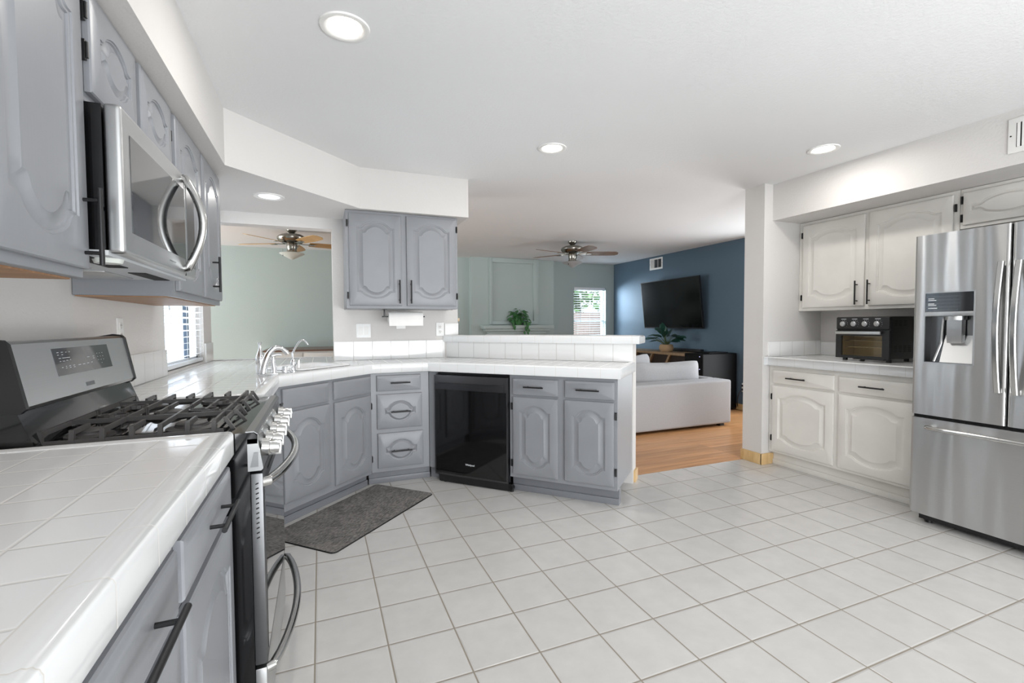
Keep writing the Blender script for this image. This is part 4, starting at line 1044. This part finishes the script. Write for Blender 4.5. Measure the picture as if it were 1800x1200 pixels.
# plants
def leaf_shape(m, base, d, n, L, Wd, seg=6, droop=.25):
    d = d.normalized(); s = d.cross(n).normalized(); n = s.cross(d).normalized()
    prev = None
    for i in range(seg+1):
        t = i/seg; w_ = Wd*math.sin(PI*min(1, .08+t*.92))**.8*(1-.35*t)
        c = base+d*L*t-Vector((0, 0, 1))*droop*L*t*t
        if i == seg: w_ = .0005
        row = [m.b.verts.new(c-s*w_+n*.12*w_), m.b.verts.new(c-n*.06*w_), m.b.verts.new(c+s*w_+n*.12*w_)]
        if prev:
            m.b.faces.new((prev[0], prev[1], row[1], row[0])); m.b.faces.new((prev[1], prev[2], row[2], row[1]))
        prev = row
root = thing('potted_plant', 'dark leafed plant in a woven round pot on the console', 'plant', (5.19, 6.10, .782))
MB().lathe([(.075, 0), (.095, .015), (.112, .05), (.112, .08), (.100, .115), (.092, .12), (.086, .112), (.0, .108)], cap=False).build('pot', M['pot'], root)
m = MB(); st = MB()
for k in range(30):
    a = 2*PI*k*.382; el = .25+1.0*((k*7) % 30)/30; L = random.uniform(.12, .30)
    d = Vector((-.15+.45*math.cos(a)*math.cos(el), math.sin(a)*math.cos(el)*1.15, math.sin(el))).normalized()
    if d.x > .12: d.x = .12
    tip = Vector((0, 0, .10))+d*L
    st.tube([(0, 0, .09), Vector((0, 0, .11))+d*L*.45, tip], [.004, .0035, .003], 5)
    leaf_shape(m, tip, Vector((d.x*.6, d.y, max(-.05, d.z-.55))), Vector((-.4, 0, 1)), random.uniform(.15, .22), random.uniform(.040, .058), droop=.12)
m.build('leaves', M['leafd'], root); st.build('stems', M['stem'], root)
root = thing('potted_plant', 'bushy green trailing plant on the fireplace mantel', 'plant', (3.34, 7.86, 1.225))
MB().lathe([(.055, 0), (.075, .05), (.082, .11), (.078, .115), (.07, .105), (.0, .10)], cap=False).build('pot', M['leaf'], root)
m = MB()
for k in range(120):
    a = random.uniform(0, 2*PI); el = random.uniform(-.5, 1.3); R0 = random.uniform(.08, .21)
    c = Vector((math.cos(a)*math.cos(el)*R0*1.0, math.sin(a)*math.cos(el)*R0*.55, .10+math.sin(el)*R0*.95))
    c.y = min(c.y, .0)
    if c.z < .02 and c.y > -.1: c.y = -.12
    leaf_shape(m, c, Vector((math.cos(a), math.sin(a)*.6, random.uniform(-.8, .5))), Vector((0, -.6, 1)), random.uniform(.05, .09), random.uniform(.022, .034), 5, .3)
for k, (vx, ln) in enumerate(((.07, .24), (.10, .17), (.13, .12), (-.15, .08))):
    for i in range(4):
        t = i/3; c = Vector((vx+.02*math.sin(i*2+k), -.135, .05-ln*t))
        leaf_shape(m, c, Vector((random.uniform(-.5, .5), -.3, -1)), Vector((0, -1, .2)), .06, .026, 5, .1)
m.build('leaves', M['leaf'], root)
# fireplace
root = thing('fireplace', 'sage painted fireplace surround with framed panel and mantel', 'fireplace', (0, 7.96, 0))
m = MB()
for (a, c, e, f) in ((2.815, 2.862, 1.24, ZC-.003), (3.675, 3.778, 1.24, ZC-.003), (2.862, 3.675, ZC-.085, ZC-.003), (2.862, 3.675, 1.24, 1.30)): m.box(a, c, -.045, 0, e, f, .004)
m.build('panel_frame', M['sage'], root)
m = MB(); m.box(2.80, 3.79, -.005, 0, 1.24, ZC-.003); m.build('overmantel_panel', M['sage'], root)
mt = MB().box(2.64, 4.01, -.20, 0, 1.165, 1.225, .006).build('mantel_shelf', M['sage'], root)
m = MB(); m.box(2.69, 3.96, -.15, 0, 1.115, 1.165, .012); m.box(2.75, 3.90, -.10, 0, 1.06, 1.115, .012); m.box(2.80, 3.86, -.06, 0, .95, 1.06, .004)
m.box(2.80, 3.02, -.05, 0, 0, .95, .004); m.box(3.64, 3.86, -.05, 0, 0, .95, .004); m.build('surround', M['sage'], root)
MB().box(3.02, 3.64, -.01, 0, 0, .95).build('firebox', M['dark'], root)
# sideboard in the family room
root = thing('sideboard', 'white sideboard with brown wooden top against the far sage wall', 'sideboard', (.2, 7.10, 0))
MB().box(-.92, 1.0, 0, .97, .885, .905, .003).build('top', M['brownw'], root)
MB().box(-.90, .98, .03, .96, .05, .885).build('case', M['white'], root)
for i in range(4): MB().box(-.88+i*.465, -.88+i*.465+.445, .012, .03, .09, .86, .003).build('door', M['white'], root)
for x_, y_ in ((-.85, .1), (.93, .1), (-.85, .9), (.93, .9)): MB().box(x_-.03, x_+.03, y_-.03, y_+.03, -.004, .05).build('leg', M['white'], root)

# floor mat in front of the sink
A, B_, C_ = V((.392, 3.755)), V((.747, 3.376)), V((.047, 2.688))
ex = (C_-B_).normalized(); L = (C_-B_).length; Wm = abs((A-B_).dot(V((-ex.y, ex.x))))
m = MB()
pts = rr(0, L, -Wm, 0, .03, 0)
root = thing('floor_mat', 'mottled dark grey rectangular mat on the floor in front of the sink', 'mat', (B_.x, B_.y, 0), math.atan2(ex.y, ex.x))
m.prism([(p[0], p[1]) for p in pts], .0005, .006); m.build('mat_top', M['mat'], root)
m = MB(); lp = [pts, rr(-.004, L+.004, -Wm-.004, .004, .032, 0)]
I_ = [m.b.verts.new((p[0], p[1], .0066)) for p in lp[0]]; O_ = [m.b.verts.new((p[0], p[1], .0008)) for p in lp[1]]
for k in range(len(I_)): m.b.faces.new((I_[k], I_[(k+1) % len(I_)], O_[(k+1) % len(I_)], O_[k]))
m.build('binding', M['blackm'], root)
